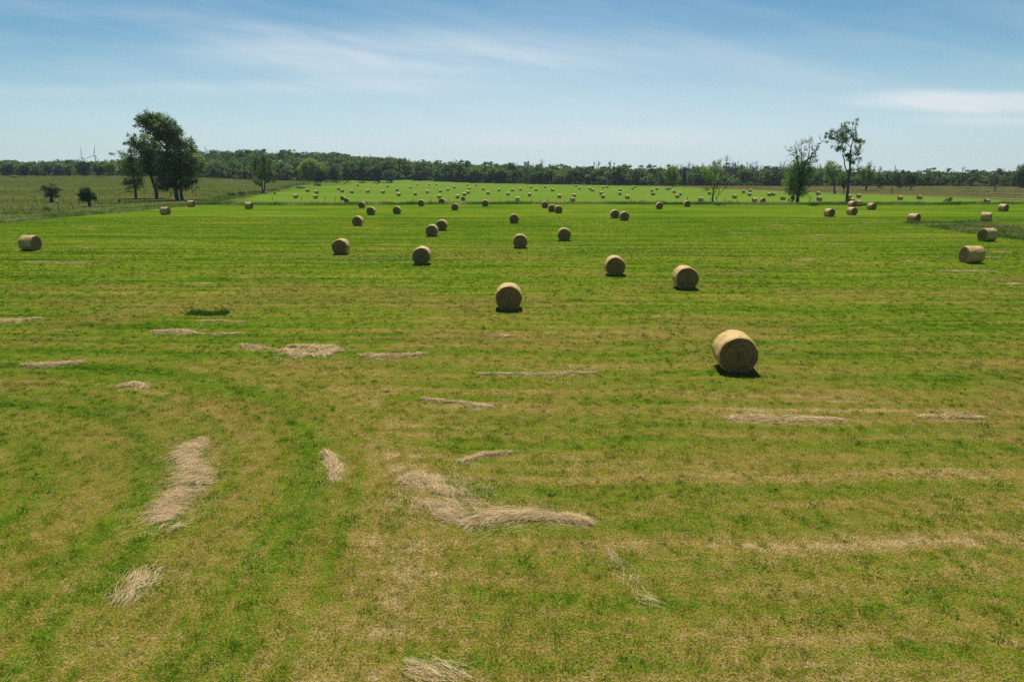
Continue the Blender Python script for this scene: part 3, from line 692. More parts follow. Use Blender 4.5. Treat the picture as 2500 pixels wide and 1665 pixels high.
far_wisps = [(1940, 1980, 636, 1.2, 'reddish lump of hay left of the side-on right bale'), (1770, 1835, 570, .9, 'long hay streak farther out, left of the pair of specks'),
 (1880, 1920, 551, .8, 'short pale fleck of hay below the distant scrub tree'), (1945, 1966, 551, 1.0, 'small bright tuft of hay right of the short pale fleck'),
 (2020, 2070, 597, .8, 'brown hay streak right of the reddish lump, nearer of two'), (1990, 2012, 583, .6, 'tiny hay fleck behind the brown streak'),
 (2205, 2250, 638, .7, 'pale hay streak left of the frayed end bale'), (2290, 2430, 662, .9, 'long ragged hay line in front of the frayed end bale'),
 (2420, 2460, 616, .6, 'short hay streak right of the frayed end bale'), (2075, 2092, 551, .5, 'hay fleck below the two bales in line'),
 (2110, 2170, 545, .5, 'thin pale hay thread pointing at the bale with the long sunlit wrap'), (2210, 2230, 556, .8, 'reddish hay smudge in front of the bale with the long sunlit wrap'),
 (455, 520, 693, .7, 'small hay fleck left of centre in the mid field'), (65, 135, 641, 1.0, 'hay streak below the bale near the left border'),
 (135, 215, 643.5, .5, 'thin tail of hay right of the streak below the left border bale'), (185, 235, 559, .8, 'distant hay streak behind the left border bale'),
 (205, 232, 606, .5, 'small hay fleck right of the left border bale'), (560, 600, 531, .8, 'pinkish hay fleck below the twin stemmed tree'),
 (1840, 1870, 580, .4, 'faint hay dash left of the tiny fleck'), (2455, 2500, 694, .8, 'hay patch at the right border below the frayed end bale'),
 (2400, 2440, 629, .6, 'low hay dash between the right border and the frayed end bale'), (1955, 2060, 575, .35, 'thin arched thread of hay over the brown streak')]
for (xa, xb, yv, wd, lab) in far_wisps:
    xm = (xa+xb)/2
    hay([(xa, yv+.6), (xm, yv-.3), (xb, yv+.2)], [wd*.2, wd*.8, wd*.2], int(150+5*(xb-xa)), lab, hgt_=.05, L=.45, Wd=.011)

# ------------------------------------------------------------------ trees
def lump(bag, c, r, n, size, t0, sub=None):
    """leaves gathered in sprays through an ellipsoid"""
    k = sub or max(4, int(n/45)); S_ = rng.normal(size=(k, 3)); S_ /= np.linalg.norm(S_, axis=1)[:, None]
    S_ *= (rng.uniform(.25, 1, k)**.6)[:, None]
    w_ = rng.integers(0, k, n)
    P = S_[w_]+rng.normal(size=(n, 3))*.21
    t = np.clip(t0+rng.normal(0, .20, k)[w_]+rng.normal(0, .15, n)+.12*P[:, 2], 0, 1)  # tint rises towards each lump's top: sunlight put into the leaf colour
    cards(bag, np.asarray(c)+P*np.asarray(r), np.full(n, size), t)
def tree(lab, base, limbs, clumps, O, k, leaf, wood=BARK, size=.34, dens=30, twigs=0, group=None, depth=1.0, name='tree'):
    """O, k: origin and scale of the enlargement the outline was measured in"""
    to = lambda a, b: (O[0]+a/k, O[1]+b/k)
    p = at(*to(*base)); Y = p.y; root = tag(obj(name, None, None, tuple(p)), lab, 'tree', group)
    def loc(a, b): return onplane(*to(a, b), Y)-np.array(p)
    m_per = Y/F/k*1.02
    tb = Bag()
    for li, (pts, r0, r1) in enumerate(limbs):
        n = len(pts); d0 = 0 if li == 0 else random.uniform(-1, 1)*1.2*depth
        Q = []
        for i, (a, b) in enumerate(pts):
            v_ = loc(a, b); v_[1] += d0*(i/(n-1))*1.6; Q.append(v_)
        Q[0] = Q[0]-np.array([0, 0, .12]) if li == 0 else Q[0]
        # refine with a little crookedness
        QQ = [Q[0]]
        for a, b in zip(Q[:-1], Q[1:]):
            QQ.append((a+b)/2+rng.normal(0, .03*np.linalg.norm(b-a), 3)); QQ.append(b)
        tube(tb, QQ, np.linspace(r0, r1, len(QQ)))
    for _ in range(twigs):                                    # bare twigs off the limbs
        pts, r0, r1 = random.choice(limbs[1:] or limbs); i = random.randrange(len(pts)//2, len(pts)); v_ = loc(*pts[i])
        L = random.uniform(1, 2.6); d = np.array([random.uniform(-.8, .8), random.uniform(-.6, .6), random.uniform(.3, 1)]); d /= np.linalg.norm(d)
        e1 = v_+d*L*.5+rng.normal(0, .15, 3); e2 = v_+d*L+rng.normal(0, .3, 3)
        tube(tb, [v_, e1, e2], [.06, .04, .02], 4)
        for q_ in range(3):
            d2 = d+rng.normal(0, .6, 3); tube(tb, [e1, e1+d2*L*.35], [.03, .015], 3)
    obj('trunk', tb.mesh('trunk', wood), root)
    cb = Bag()
    for c in clumps:
        a, b, ra, rb = c[:4]; dn = c[4] if len(c) > 4 else 1.; t0 = c[5] if len(c) > 5 else .45
        v_ = loc(a, b); rx, rz = ra*m_per, rb*m_per; ry = (rx+rz)/2*.9
        v_[1] += random.uniform(-1, 1)*1.3*depth
        # thin connecting branch so that foliage hangs on wood
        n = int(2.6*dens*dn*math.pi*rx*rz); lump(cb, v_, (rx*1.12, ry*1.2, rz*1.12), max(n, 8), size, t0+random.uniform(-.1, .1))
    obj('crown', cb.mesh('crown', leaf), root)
    return root
o2, k2 = (250, 250), 5.81
tree('small dense tree with dead lower branches, left of the leaning poplars', (475, 1365),
 [([(475, 1365), (465, 1230), (440, 1100), (420, 900), (400, 760)], .42, .10), ([(440, 1280), (370, 1268), (240, 1302)], .09, .02), ([(430, 1160), (350, 1110), (270, 1040)], .10, .02),
  ([(478, 1240), (580, 1275)], .06, .02), ([(425, 950), (330, 830), (250, 740)], .12, .03), ([(430, 1000), (520, 900), (560, 800)], .1, .03), ([(440, 1100), (380, 1200), (330, 1240)], .05, .02)],
 [(240, 745, 85, 40, .4, .75), (330, 790, 90, 60, .8, .6), (400, 710, 50, 60, .6), (450, 770, 70, 90), (340, 900, 90, 80), (440, 900, 110, 100, 1, .4), (560, 860, 60, 90, .8, .6), (400, 1030, 110, 90, 1, .35),
  (530, 1030, 90, 90, .9), (350, 1130, 70, 50), (450, 1180, 90, 55, 1, .3), (520, 1140, 70, 60), (370, 1265, 40, 12, .8, .2), (600, 960, 40, 60, .6, .7)], o2, k2, LEAF, dens=34, twigs=14)
tree('tall forked poplar leaning left, second trunk of the wind bent group', (770, 1365),
 [([(770, 1365), (750, 1220), (700, 1080), (640, 900), (560, 740), (440, 580), (390, 500)], .55, .06), ([(750, 1200), (810, 1060), (800, 900), (760, 760), (690, 600)], .32, .06), ([(780, 1275), (860, 1270), (960, 1290)], .09, .02),
  ([(640, 900), (620, 760), (600, 600)], .15, .03), ([(560, 740), (480, 660), (380, 590)], .1, .03)],
 [(560, 620, 90, 60, .8), (740, 780, 110, 90, .9), (850, 820, 80, 90, .9), (700, 880, 90, 70, .9), (880, 1000, 90, 80, .9), (400, 490, 50, 55, .7), (405, 590, 60, 40, .7), (480, 600, 95, 70, .8), (590, 550, 90, 80, .8), (680, 560, 90, 70, 1, .6), (560, 690, 110, 80, 1, .4), (700, 680, 110, 90, 1, .6), (650, 800, 110, 90), (760, 800, 100, 100, 1, .6),
  (640, 910, 60, 70, 1, .3), (780, 930, 120, 80, 1, .4), (830, 1030, 90, 80, .8, .5), (820, 1170, 110, 70, 1, .3), (720, 1000, 60, 40, .8), (900, 1230, 80, 30, .7, .3)], o2, k2, LEAF_POP, dens=40, size=.37, twigs=6)
tree('tallest wind bent poplar with twin trunks and crown swept to the left', (1062, 1390),
 [([(1062, 1390), (1045, 1200), (1030, 1000), (1000, 820), (930, 700), (800, 560), (700, 430), (600, 300)], .60, .07), ([(1132, 1385), (1105, 1250), (1080, 1000), (1100, 800), (1150, 650), (1250, 560)], .52, .06),
  ([(1000, 820), (960, 640), (1000, 470), (990, 330)], .28, .05), ([(930, 700), (880, 520), (820, 360), (770, 230)], .22, .05), ([(1060, 1230), (1000, 1310), (950, 1345)], .08, .02),
  ([(1120, 1260), (1260, 1220), (1330, 1160), (1400, 1090)], .13, .03), ([(1080, 1000), (1200, 900), (1330, 820)], .16, .04), ([(1030, 1000), (930, 900), (900, 800)], .14, .04), ([(800, 560), (740, 540), (660, 480)], .08, .03), ([(1150, 1200), (1280, 1280), (1390, 1300)], .05, .02)],
 [(850, 700, 110, 70, .8), (780, 620, 80, 50, .7), (820, 900, 90, 80, .9), (880, 780, 90, 70, .8), (1400, 830, 50, 60, .7, .8), (1270, 760, 90, 80, 1, .7), (620, 400, 80, 35, .5), (770, 490, 90, 40, .5), (480, 240, 25, 30, .6), (700, 290, 110, 80, .9), (840, 440, 100, 70, .9), (610, 265, 80, 60, .8), (1010, 470, 100, 70, 1), (900, 400, 90, 60, .9), (540, 210, 65, 55, .9), (640, 205, 85, 70, 1, .5), (750, 245, 85, 75), (860, 275, 85, 90, 1, .4), (970, 340, 80, 90, 1, .4), (550, 300, 80, 60, .6), (670, 330, 110, 80, .75), (810, 370, 110, 90, .8), (960, 450, 110, 90, 1, .35), (1060, 430, 70, 90, 1, .35),
  (700, 420, 80, 40, .7), (860, 500, 100, 60, .8), (1000, 570, 120, 80, 1, .7), (1120, 600, 95, 80, 1, .6), (1080, 700, 120, 100, .9, .6), (930, 620, 70, 45, .7, .7), (1255, 600, 70, 85, .75), (1275, 680, 60, 70, .8, .4), (1320, 830, 110, 100, .95, .8),
  (1240, 780, 110, 90, .9, .5), (1370, 900, 80, 90, .9, .85), (1300, 950, 120, 80, .8, .6), (1100, 850, 150, 120, 1, .4), (950, 850, 120, 110, 1, .5), (1150, 980, 160, 100, 1, .35), (1000, 1020, 140, 110, 1, .3), (1250, 1080, 120, 65, .8, .5),
  (900, 1130, 100, 80, 1, .35), (1050, 1150, 120, 80, 1, .25), (1180, 1170, 110, 60, .9, .3), (1330, 1130, 50, 40, .6, .5), (1330, 1210, 50, 20, .4)], o2, k2, LEAF_POP, dens=42, size=.37, twigs=16)
o3, k3 = (450, 360), 5.89
tree('narrow upright tree with twin stems at the corner of the two fields', (1135, 655),
 [([(1128, 655), (1120, 560), (1100, 450), (1080, 300), (1060, 200)], .35, .06), ([(1146, 655), (1155, 500), (1150, 350), (1140, 180)], .35, .06), ([(1158, 520), (1230, 480), (1280, 430)], .12, .03), ([(1110, 500), (1040, 470)], .1, .03)],
 [(1000, 190, 55, 65, .55, .7), (1090, 160, 80, 55, .8), (1180, 170, 70, 65, .8), (1000, 280, 70, 70, .8, .6), (1100, 290, 80, 80, .9), (1200, 290, 60, 60, .8), (1060, 400, 80, 60, .9, .5), (1170, 390, 90, 60, .9, .4), (1260, 410, 50, 50, .8, .7),
  (1050, 480, 60, 50, .9, .5), (1230, 465, 60, 40, .8, .6), (1060, 545, 45, 35, .7), (1320, 460, 30, 15, .4, .8)], o3, k3, LEAF, dens=24, size=.42, twigs=6)
o8, k8 = (1900, 270), 5.6
tree('half dead shaggy tree with bare spiky top beside the ditch', (260, 1262),
 [([(260, 1262), (270, 1100), (285, 950), (265, 700), (250, 560), (225, 455)], .55, .05), ([(285, 950), (340, 780), (400, 640), (400, 540), (385, 450)], .28, .03), ([(340, 780), (440, 700), (470, 600), (540, 530), (590, 445)], .2, .03),
  ([(270, 700), (200, 610), (120, 630)], .10, .02), ([(300, 800), (320, 600), (310, 470)], .14, .02), ([(440, 640), (460, 540), (440, 440)], .08, .02), ([(260, 600), (170, 560), (150, 560)], .07, .02), ([(255, 560), (280, 500), (330, 460)], .06, .02),
  ([(400, 540), (430, 470), (480, 440)], .06, .02), ([(300, 1120), (390, 1140), (430, 1250)], .05, .015), ([(250, 1150), (120, 1130), (60, 1180)], .05, .015)],
 [(230, 740, 100, 75, .8, .5), (340, 760, 110, 75, .8, .4), (440, 680, 65, 60, .7, .4), (130, 950, 75, 60, .7, .8), (200, 870, 105, 80, .9, .6), (300, 880, 115, 100, 1, .35), (410, 870, 85, 75, .8, .6), (480, 930, 55, 60, .3, .8), (230, 1010, 105, 80, 1, .5),
  (340, 1030, 90, 100, 1, .25), (300, 1120, 90, 65, 1, .3), (180, 1110, 65, 55, .9, .4), (180, 1205, 40, 55, 1, .3), (80, 980, 35, 25, .6, .9), (500, 560, 40, 35, .6), (565, 470, 30, 25, .8), (200, 620, 60, 45, .3), (320, 610, 55, 55, .35), (470, 600, 35, 35, .6), (250, 560, 30, 30, .4), (385, 520, 25, 30, .4)],
 o8, k8, LEAF, dens=34, twigs=60)
tree('tall thin tree with open crown and long bare trunk by the ditch', (937, 1262),
 [([(937, 1262), (955, 1050), (965, 900), (985, 720), (990, 560), (1000, 480), (1030, 330), (1010, 150)], .48, .04), ([(962, 870), (900, 740), (870, 620), (870, 520), (840, 440), (740, 390), (650, 360)], .20, .03),
  ([(985, 720), (1050, 680), (1090, 620), (1120, 500), (1150, 400)], .15, .03), ([(990, 500), (900, 430), (870, 340), (890, 220)], .13, .03), ([(940, 1010), (890, 950), (810, 900)], .08, .02), ([(975, 800), (940, 650), (900, 570)], .08, .03), ([(1030, 330), (1060, 250), (1050, 170)], .05, .02), ([(870, 480), (800, 530), (740, 500)], .05, .02)],
 [(655, 350, 32, 32, .9), (715, 345, 45, 40, .9), (790, 305, 55, 45), (860, 290, 65, 60), (950, 260, 50, 55), (900, 380, 85, 65), (815, 400, 65, 50, .8), (980, 330, 35, 50, .8), (1035, 390, 45, 65, .9), (1035, 155, 40, 45, .5), (970, 180, 30, 35, .45), (1062, 270, 22, 35, .6),
  (900, 210, 22, 35, .8), (685, 425, 45, 20, .6), (830, 515, 55, 55, .8, .4), (885, 510, 45, 55, .8), (1110, 430, 50, 50, .9), (1150, 400, 28, 45, .8), (1095, 500, 45, 55, .8), (750, 510, 30, 22, .5), (940, 590, 45, 45, .7), (1010, 600, 65, 55, 1), (990, 680, 65, 45, .8, .4), (1120, 590, 38, 35, .9), (1080, 660, 40, 32, .7), (1070, 740, 45, 45, .4)],
 o8, k8, LEAF, dens=42, twigs=14, size=.30)
o4, k4 = (1700, 360), 6.73
tree('forked sapling with patchy light foliage standing in the ditch grass', (270, 900),
 [([(270, 900), (275, 760), (290, 640), (310, 500), (310, 330), (295, 220)], .28, .03), ([(290, 640), (350, 560), (400, 440), (400, 220)], .14, .02), ([(280, 700), (200, 560), (170, 450)], .12, .03), ([(300, 640), (370, 690), (390, 750)], .05, .02), ([(275, 740), (200, 720), (110, 720)], .04, .01)],
 [(150, 390, 55, 55, .9, .6), (220, 350, 75, 55, .9, .7), (200, 460, 85, 55, .8, .5), (310, 290, 60, 55, .5), (390, 245, 50, 45, .5), (280, 420, 80, 70, .5, .4), (400, 420, 80, 80, .45, .6), (230, 550, 75, 45, .7), (380, 540, 75, 55, .4, .6), (150, 690, 70, 20, .25), (330, 700, 55, 40, .5, .2), (310, 800, 40, 50, .5, .2), (430, 590, 50, 40, .3, .7)],
 o4, k4, LEAF_YEL, dens=26, twigs=22, size=.34)
one = (0, 0)
def simple_tree(lab, bx, by, cx, cy, rx, ry, leaf, dens=14, size=.5, group=None, jag=6, wood=BARK, sparse=1., name='tree', t_=0.):
    """crown centre and half sizes in picture pixels, built as a ring of lumps"""
    cl = []
    for i in range(jag):
        a = 2*math.pi*i/jag+random.uniform(-.3, .3)
        cl.append((cx+math.cos(a)*rx*.52, cy+math.sin(a)*ry*.52, rx*random.uniform(.38, .55), ry*random.uniform(.38, .55), sparse, random.uniform(.3, .7)+t_))
    cl.append((cx, cy, rx*.55, ry*.55, sparse, .35+t_))
    return tree(lab, (bx, by), [([(bx, by), (bx+(cx-bx)*.3, (by+cy)/2), (cx, cy)], max(.12, rx*.02), .06), ([(bx, (by+cy)/2), (cx-rx*.4, cy-ry*.3)], .08, .03), ([(bx, (by+cy)/2), (cx+rx*.4, cy-ry*.3)], .08, .03)],
                cl, one, 1, leaf, wood, size, dens, group=group, depth=.5, name=name)
simple_tree('low flat topped thorn tree in the pasture behind the fence', 126, 495, 126, 468, 30, 15, LEAF_GREY, 30, .28, sparse=1.2, name='thorn_tree')
simple_tree('dark round shrubby tree on a short stem beside the pasture fence', 219, 505, 213, 477, 22, 18, LEAF_DARK, 90, .26, name='shrub_tree')
G1 = 'scattered trees at the edge of the left meadow'
for a in [('broad dark tree alone on the meadow, below and right of the wind turbines', 243, 433, 242, 414, 16, 14, LEAF_DARK), ('tall round tree below the wind turbines', 203, 430.6, 203, 411, 20, 16, LEAF_DARK),
          ('grey green tree third along from the wind turbines toward the border', 167, 431, 168, 415, 12, 12, LEAF_WOOD), ('loose grey tree left of the one third from the turbines', 145, 430.6, 144, 414, 14, 12, LEAF_GREY),
          ('small dark bushy tree at the meadow edge near a low bright bush', 90, 433, 89, 421, 10, 9, LEAF_DARK), ('dark spreading tree between the low bright bush and the small bushy tree', 60, 432.5, 58, 416, 15, 13, LEAF_DARK),
          ('yellow green tree left of the poplar group', 268, 431, 268, 409, 15, 17, LEAF_YEL), ('low yellow green tree touching the poplar group', 296, 431, 296, 418, 13, 12, LEAF_YEL),
          ('grey tree nearest the left border of the meadow', 20, 431, 20, 413, 16, 14, LEAF_GREY), ('grey green tree beyond the meadow, above the low bright bush', 118, 430, 117, 413, 12, 12, LEAF_WOOD)]:
    simple_tree(*a, dens=8, size=.75, group=G1)
simple_tree('round dark tree with a shadow under it right of the poplars', 523, 437, 523, 421, 14, 13, LEAF_WOOD, 9, .7)
simple_tree('big bright green tree standing out before the central wood', 757, 443, 757, 414, 30, 25, LEAF_YEL, 9, .8, jag=9, t_=.25)
simple_tree('very dark bushy tree at the corner of the far hay field', 782, 448, 781, 430, 16, 17, LEAF_DARK, 12, .7)
simple_tree('broad mid green tree right of the very dark corner tree', 822, 446, 815, 424, 20, 20, LEAF_WOOD, 9, .75)
simple_tree('round green tree with clear trunk by the first bale before the wood', 847, 444, 846, 420, 15, 17, LEAF_WOOD, 9, .75)
simple_tree('dense dark tree right of the trunked round tree at the wood edge', 885, 446, 884, 423, 10, 20, LEAF_DARK, 10, .75)
simple_tree('twin dark clump at the wood edge above a distant bale', 922, 446, 921, 425, 12, 20, LEAF_DARK, 10, .75)
simple_tree('rounded pale green bush like tree between the dark clumps and the straight wood', 948, 446, 948, 430, 15, 14, LEAF_PALE, 9, .75)
simple_tree('isolated green tree before the dead wood, left of the forked sapling', 1641, 457, 1641, 429, 17, 22, LEAF_YEL, 9, .8, t_=.15)
simple_tree('dark slim tree between the isolated green tree and the sapling', 1671, 458, 1671, 435, 5, 22, LEAF_DARK, 12, .7)
simple_tree('green tree with a thin trunk left behind the tall thin tree', 2038, 473, 2031, 420, 26, 25, LEAF_YEL, 12, .5, sparse=.8)
simple_tree('small dark tree right behind the tall thin trunk', 2060, 474, 2060, 448, 11, 18, LEAF_DARK, 16, .45, sparse=.7)
simple_tree('round mid green tree right of the tall thin tree', 2114, 466, 2118, 425, 24, 22, LEAF, 10, .55, sparse=.8)
simple_tree('pale silvery round tree in the brown meadow', 2224, 464, 2221, 440, 18, 21, LEAF_PALE, 12, .55)
simple_tree('small dark tree touching the pale silvery one', 2198, 463, 2197, 447, 8, 14, LEAF_DARK, 12, .5)
simple_tree('bare grey tree alone in the brown meadow near the right border', 2428.6, 467, 2429, 440, 14, 22, LEAF_GREY, 10, .45, sparse=.5, wood=BARK_GREY)
simple_tree('thick green tree cut by the right border', 2503, 460, 2500, 432, 26, 27, LEAF_WOOD, 10, .6)
simple_tree('bushy tree behind the shaggy half dead tree, brown meadow side', 2147, 460, 2147, 440, 13, 17, LEAF_WOOD, 10, .6)

def bush(lab, px, py, rw, rh, leaf, dens=30, size=.25, group=None):
    p = at(px, py); m_ = p.y/F; root_me = Bag()
    for i in range(7):
        c = (random.uniform(-.6, .6)*rw*m_, random.uniform(-.4, .4)*rw*m_, rh*m_*random.uniform(.35, .65))
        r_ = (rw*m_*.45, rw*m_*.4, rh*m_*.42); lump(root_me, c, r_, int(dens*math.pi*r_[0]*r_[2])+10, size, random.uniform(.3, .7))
    stem = Bag()
    r = tag(obj('bush', None, None, tuple(p)), lab, 'bush', group)
    for i in range(5):
        tube(stem, [(0, 0, -.1), (random.uniform(-.3, .3)*rw*m_, random.uniform(-.3, .3)*rw*m_, rh*m_*.6)], [.04, .02], 4)
    obj('stem', stem.mesh('stem', BARK), r); obj('foliage', root_me.mesh('foliage', leaf), r)
bush('low spreading bush among the leaning fence posts', 115, 517, 15, 13, LEAF, 50, .22)
bush('round green bush in the meadow left of the narrow twin stemmed tree', 591, 479, 11, 15, LEAF, 26, .35)
bush('low dull bush left of the round green bush', 563, 479, 11, 8, LEAF_DARK, 26, .35)
bush('small leafy bush at the fence under the left small tree', 291, 496, 5, 10, LEAF, 50, .22)
bush('low bright bush at the far edge of the left meadow', 34, 434, 15, 6, LEAF_YEL, 12, .7)
bush('spiky dark bush beyond the ditch before the pale track', 2314, 496, 11, 14, LEAF, 45, .28)
bush('tangled shrub below the very dark corner tree', 775, 455, 12, 8, LEAF_PALE, 14, .5)
bush('grey green shrub on the bank left of the corner tree', 735, 461, 14, 6, LEAF_WOOD, 14, .5)
bush('little dark shrub right of the twin stemmed tree foot', 671, 475, 4, 4, LEAF_DARK, 40, .3)
bush('pale shrub at the wood edge left of the bright green tree', 572, 434, 14, 6, LEAF_PALE, 12, .6)
bush('dark leaf clump added where the forked sapling shades the grass', 1755, 502, 16, 7, LEAF_DARK, 45, .25)  # low dark bush standing in for the sapling's shadow on the grass
bush('dark undergrowth right of the shaggy half dead tree', 1985, 503, 28, 6, LEAF_DARK, 45, .25)
bush('dark undergrowth right of the tall thin tree foot', 2112, 503, 14, 6, LEAF_DARK, 45, .25)

# ------------------------------------------------------------------ the far wood
def proto(kind):
    """unit tree, height 1, as card arrays"""
    b = Bag()
    if kind == 'round':
        for i in range(9):
            a = random.uniform(0, 6.28); r_ = random.uniform(0, .22); zc = random.uniform(.38, .86)
            lump(b, (math.cos(a)*r_*1.3, math.sin(a)*r_*1.3, zc*.92), (.22, .22, .17), 90, .075, random.uniform(.25, .75), 5)
    elif kind == 'column':
        for i in range(8):
            lump(b, (random.uniform(-.08, .08), random.uniform(-.08, .08), .10+.11*i), (.17, .17, .11), 80, .075, random.uniform(.2, .7), 4)
    elif kind == 'cone':
        for i in range(9):
            f_ = i/8; lump(b, (0, 0, .04+.92*f_), (.24*(1-f_)+.02, .24*(1-f_)+.02, .08), int(110*(1-f_))+16, .06, .15, 5)
    elif kind == 'low':
        for i in range(7):
            a = random.uniform(0, 6.28); lump(b, (math.cos(a)*.3, math.sin(a)*.3, random.uniform(.15, .7)), (.3, .3, .25), 40, .12, random.uniform(.3, .9), 5)
    return np.concatenate(b.V), np.concatenate(b.T)
PR = {k: [proto(k) for _ in range(6)] for k in ('round', 'column', 'cone', 'low')}
def bare_unit():
    b = Bag(); tube(b, [(0, 0, 0), (random.uniform(-.02, .02), 0, .5), (random.uniform(-.04, .04), 0, 1)], [.012, .009, .003], 4)
    for i in range(16):
        z0 = random.uniform(.3, .92); a = random.uniform(0, 6.28); L = random.uniform(.08, .2)*(1.2-z0)
        e = np.array([math.cos(a)*L, math.sin(a)*L, z0+L*1.6]); tube(b, [(0, 0, z0), e], [.005, .002], 3)
        tube(b, [e*.6+np.array([0, 0, z0*.4]), e+np.array([rng.normal(0, .03), 0, .05])], [.003, .0015], 3)
    return b
BU = [bare_unit() for _ in range(6)]
FD = lambda r: float(np.interp(r, [-1.1, -.75, -.57, -.41, -.34, -.29, -.15, .03, .12, .21, .27, .39, .51, .6, .75, 1.1], [610, 610, 600, 575, 572, 606, 650, 622, 570, 535, 528, 520, 515, 520, 480, 470]))
HT = lambda r: float(np.interp(r, [-1.1, -.75, -.57, -.45, -.41, -.2, -.15, 0, .1, .2, .3, .4, .5, .6, .75, 1.1], [12, 12, 11, 14, 15, 18, 18, 18, 16.5, 15.5, 16.5, 16.5, 13.5, 12, 12.5, 13]))
wood = Bag(); wooddark = Bag(); dead = Bag(); trunks = Bag()
for row in range(12):
    step = [4.5, 4.5, 5, 5, 5.5, 5.5, 5.5, 5.5, 5.5, 5.5, 5.5, 5.5][row]; xx_ = -760.
    while xx_ < 760:
        xx_ += step*random.uniform(.7, 1.3)
        r0 = xx_/600.; d = FD(r0)+[0, 6, 14, 26, 42, 60, 80, 102, 126, 152, 180, 215][row]+random.uniform(-4, 4)
        x_ = r0*d; r_ = x_/d
        if abs(r_) > .95: continue
        h_ = HT(r_)*random.uniform(.62, 1.12)*(1 if row else .8)*(.85 if row > 3 else 1)
        z_ = float(hgt(x_, d)); u_ = random.random()
        greyp = np.interp(r_, [-.8, -.5, -.45, -.2, 0, .15, .25, .45, .55, .8], [.08, .05, .03, .03, .08, .16, .68, .66, .16, .08])
        if u_ < greyp:
            bu = BU[random.randrange(6)]; a = random.uniform(0, 6.28); ca, sa = math.cos(a), math.sin(a); hb = h_*random.uniform(.95, 1.15)
            for Vv, Ff in zip(bu.V, bu.F):
                pass
            Vv = np.concatenate(bu.V)*hb*[1.4, 1.4, 1]; Fa = np.concatenate(bu.F)
            Vv = np.stack([Vv[:, 0]*ca-Vv[:, 1]*sa+x_, Vv[:, 0]*sa+Vv[:, 1]*ca+d, Vv[:, 2]+z_-.2], 1); dead.add(Vv, Fa, random.random())
            if random.random() < .5: continue
            h_ *= .6
        h_ *= 1.0
        kd = random.choices(['round', 'column', 'cone', 'low'], np.array([.74, .12, .08, .06]) if r_ < -.12 else np.array([.42, .42, .12, .04]))[0]
        if row == 0 and random.random() < .35: kd = 'low'; h_ *= .28
        if kd == 'low' and row: h_ *= .4
        if row < 2 and random.random() < .8:
            VL, TL = PR['low'][random.randrange(6)]; hl = random.uniform(2.5, 5)
            VL = VL*[hl*1.6, hl*1.2, hl]+[x_+random.uniform(-2, 2), d-2.5, z_-.3]; wood.add(VL, np.arange(len(VL)).reshape(-1, 4), np.clip(TL*.7+random.choice([-.1, .1, .3]), 0, 1))
        Vv, Tt = PR[kd][random.randrange(6)]; a = random.uniform(0, 6.28); ca, sa = math.cos(a), math.sin(a)
        fw = random.uniform(1.05, 1.5)*(.8 if kd == 'cone' else 1); Vv = Vv*h_*[fw, fw, 1]
        Vv = np.stack([Vv[:, 0]*ca-Vv[:, 1]*sa+x_, Vv[:, 0]*sa+Vv[:, 1]*ca+d, Vv[:, 2]+z_-.1], 1)
        tint = np.clip(Tt*.7+random.choice([-.15, 0, .05, .1, .3])+(.18 if row < 2 else 0), 0, 1)
        (wooddark if kd == 'cone' else wood).add(Vv, np.arange(len(Vv)).reshape(-1, 4), tint)
        tube(trunks, [(x_, d, z_-.3), (x_+random.uniform(-.3, .3), d, z_+h_*.6)], [.18, .07], 4)
tag(obj('woodland', wood.mesh('woodland', LEAF_WOOD)), 'dense mixed green wood closing the view behind the fields', 'wood', kind='stuff')
tag(obj('cedar_woodland', wooddark.mesh('cedar_woodland', LEAF_DARK)), 'dark pointed evergreens mixed through the far wood', 'wood', kind='stuff')
tag(obj('dead_woodland', dead.mesh('dead_woodland', BARK_GREY)), 'bare grey dead trees standing through the far wood', 'wood', kind='stuff')
tag(obj('woodland_trunks', trunks.mesh('woodland_trunks', BARK)), 'dark stems of the far wood', 'wood', kind='stuff')
def snag(lab, px, ptop, pby=455):
    p = at(px, pby); top = onplane(px, ptop, p.y)[2]-p.z; bu = BU[random.randrange(6)]
    me = mesh_np('dead_tree', np.concatenate(bu.V)*[top*1.3, top*1.3, top], np.concatenate(bu.F), BARK_GREY)
    tag(obj('dead_tree', me, None, tuple(p)), lab, 'dead tree', 'bare snags rising over the wood')
snag('bare snag sticking up over the central wood, left of the bushy high point', 1488, 391)
snag('pale bare snag above the wood left of centre right', 1323, 388, 452)
snag('pair like bare snag over the wood near mid view', 1288, 392, 451)
snag('tall bare snag directly behind the forked sapling', 1770, 378, 462)
snag('bare snag above the right hand wood by the pale silvery tree', 2117, 394, 461)

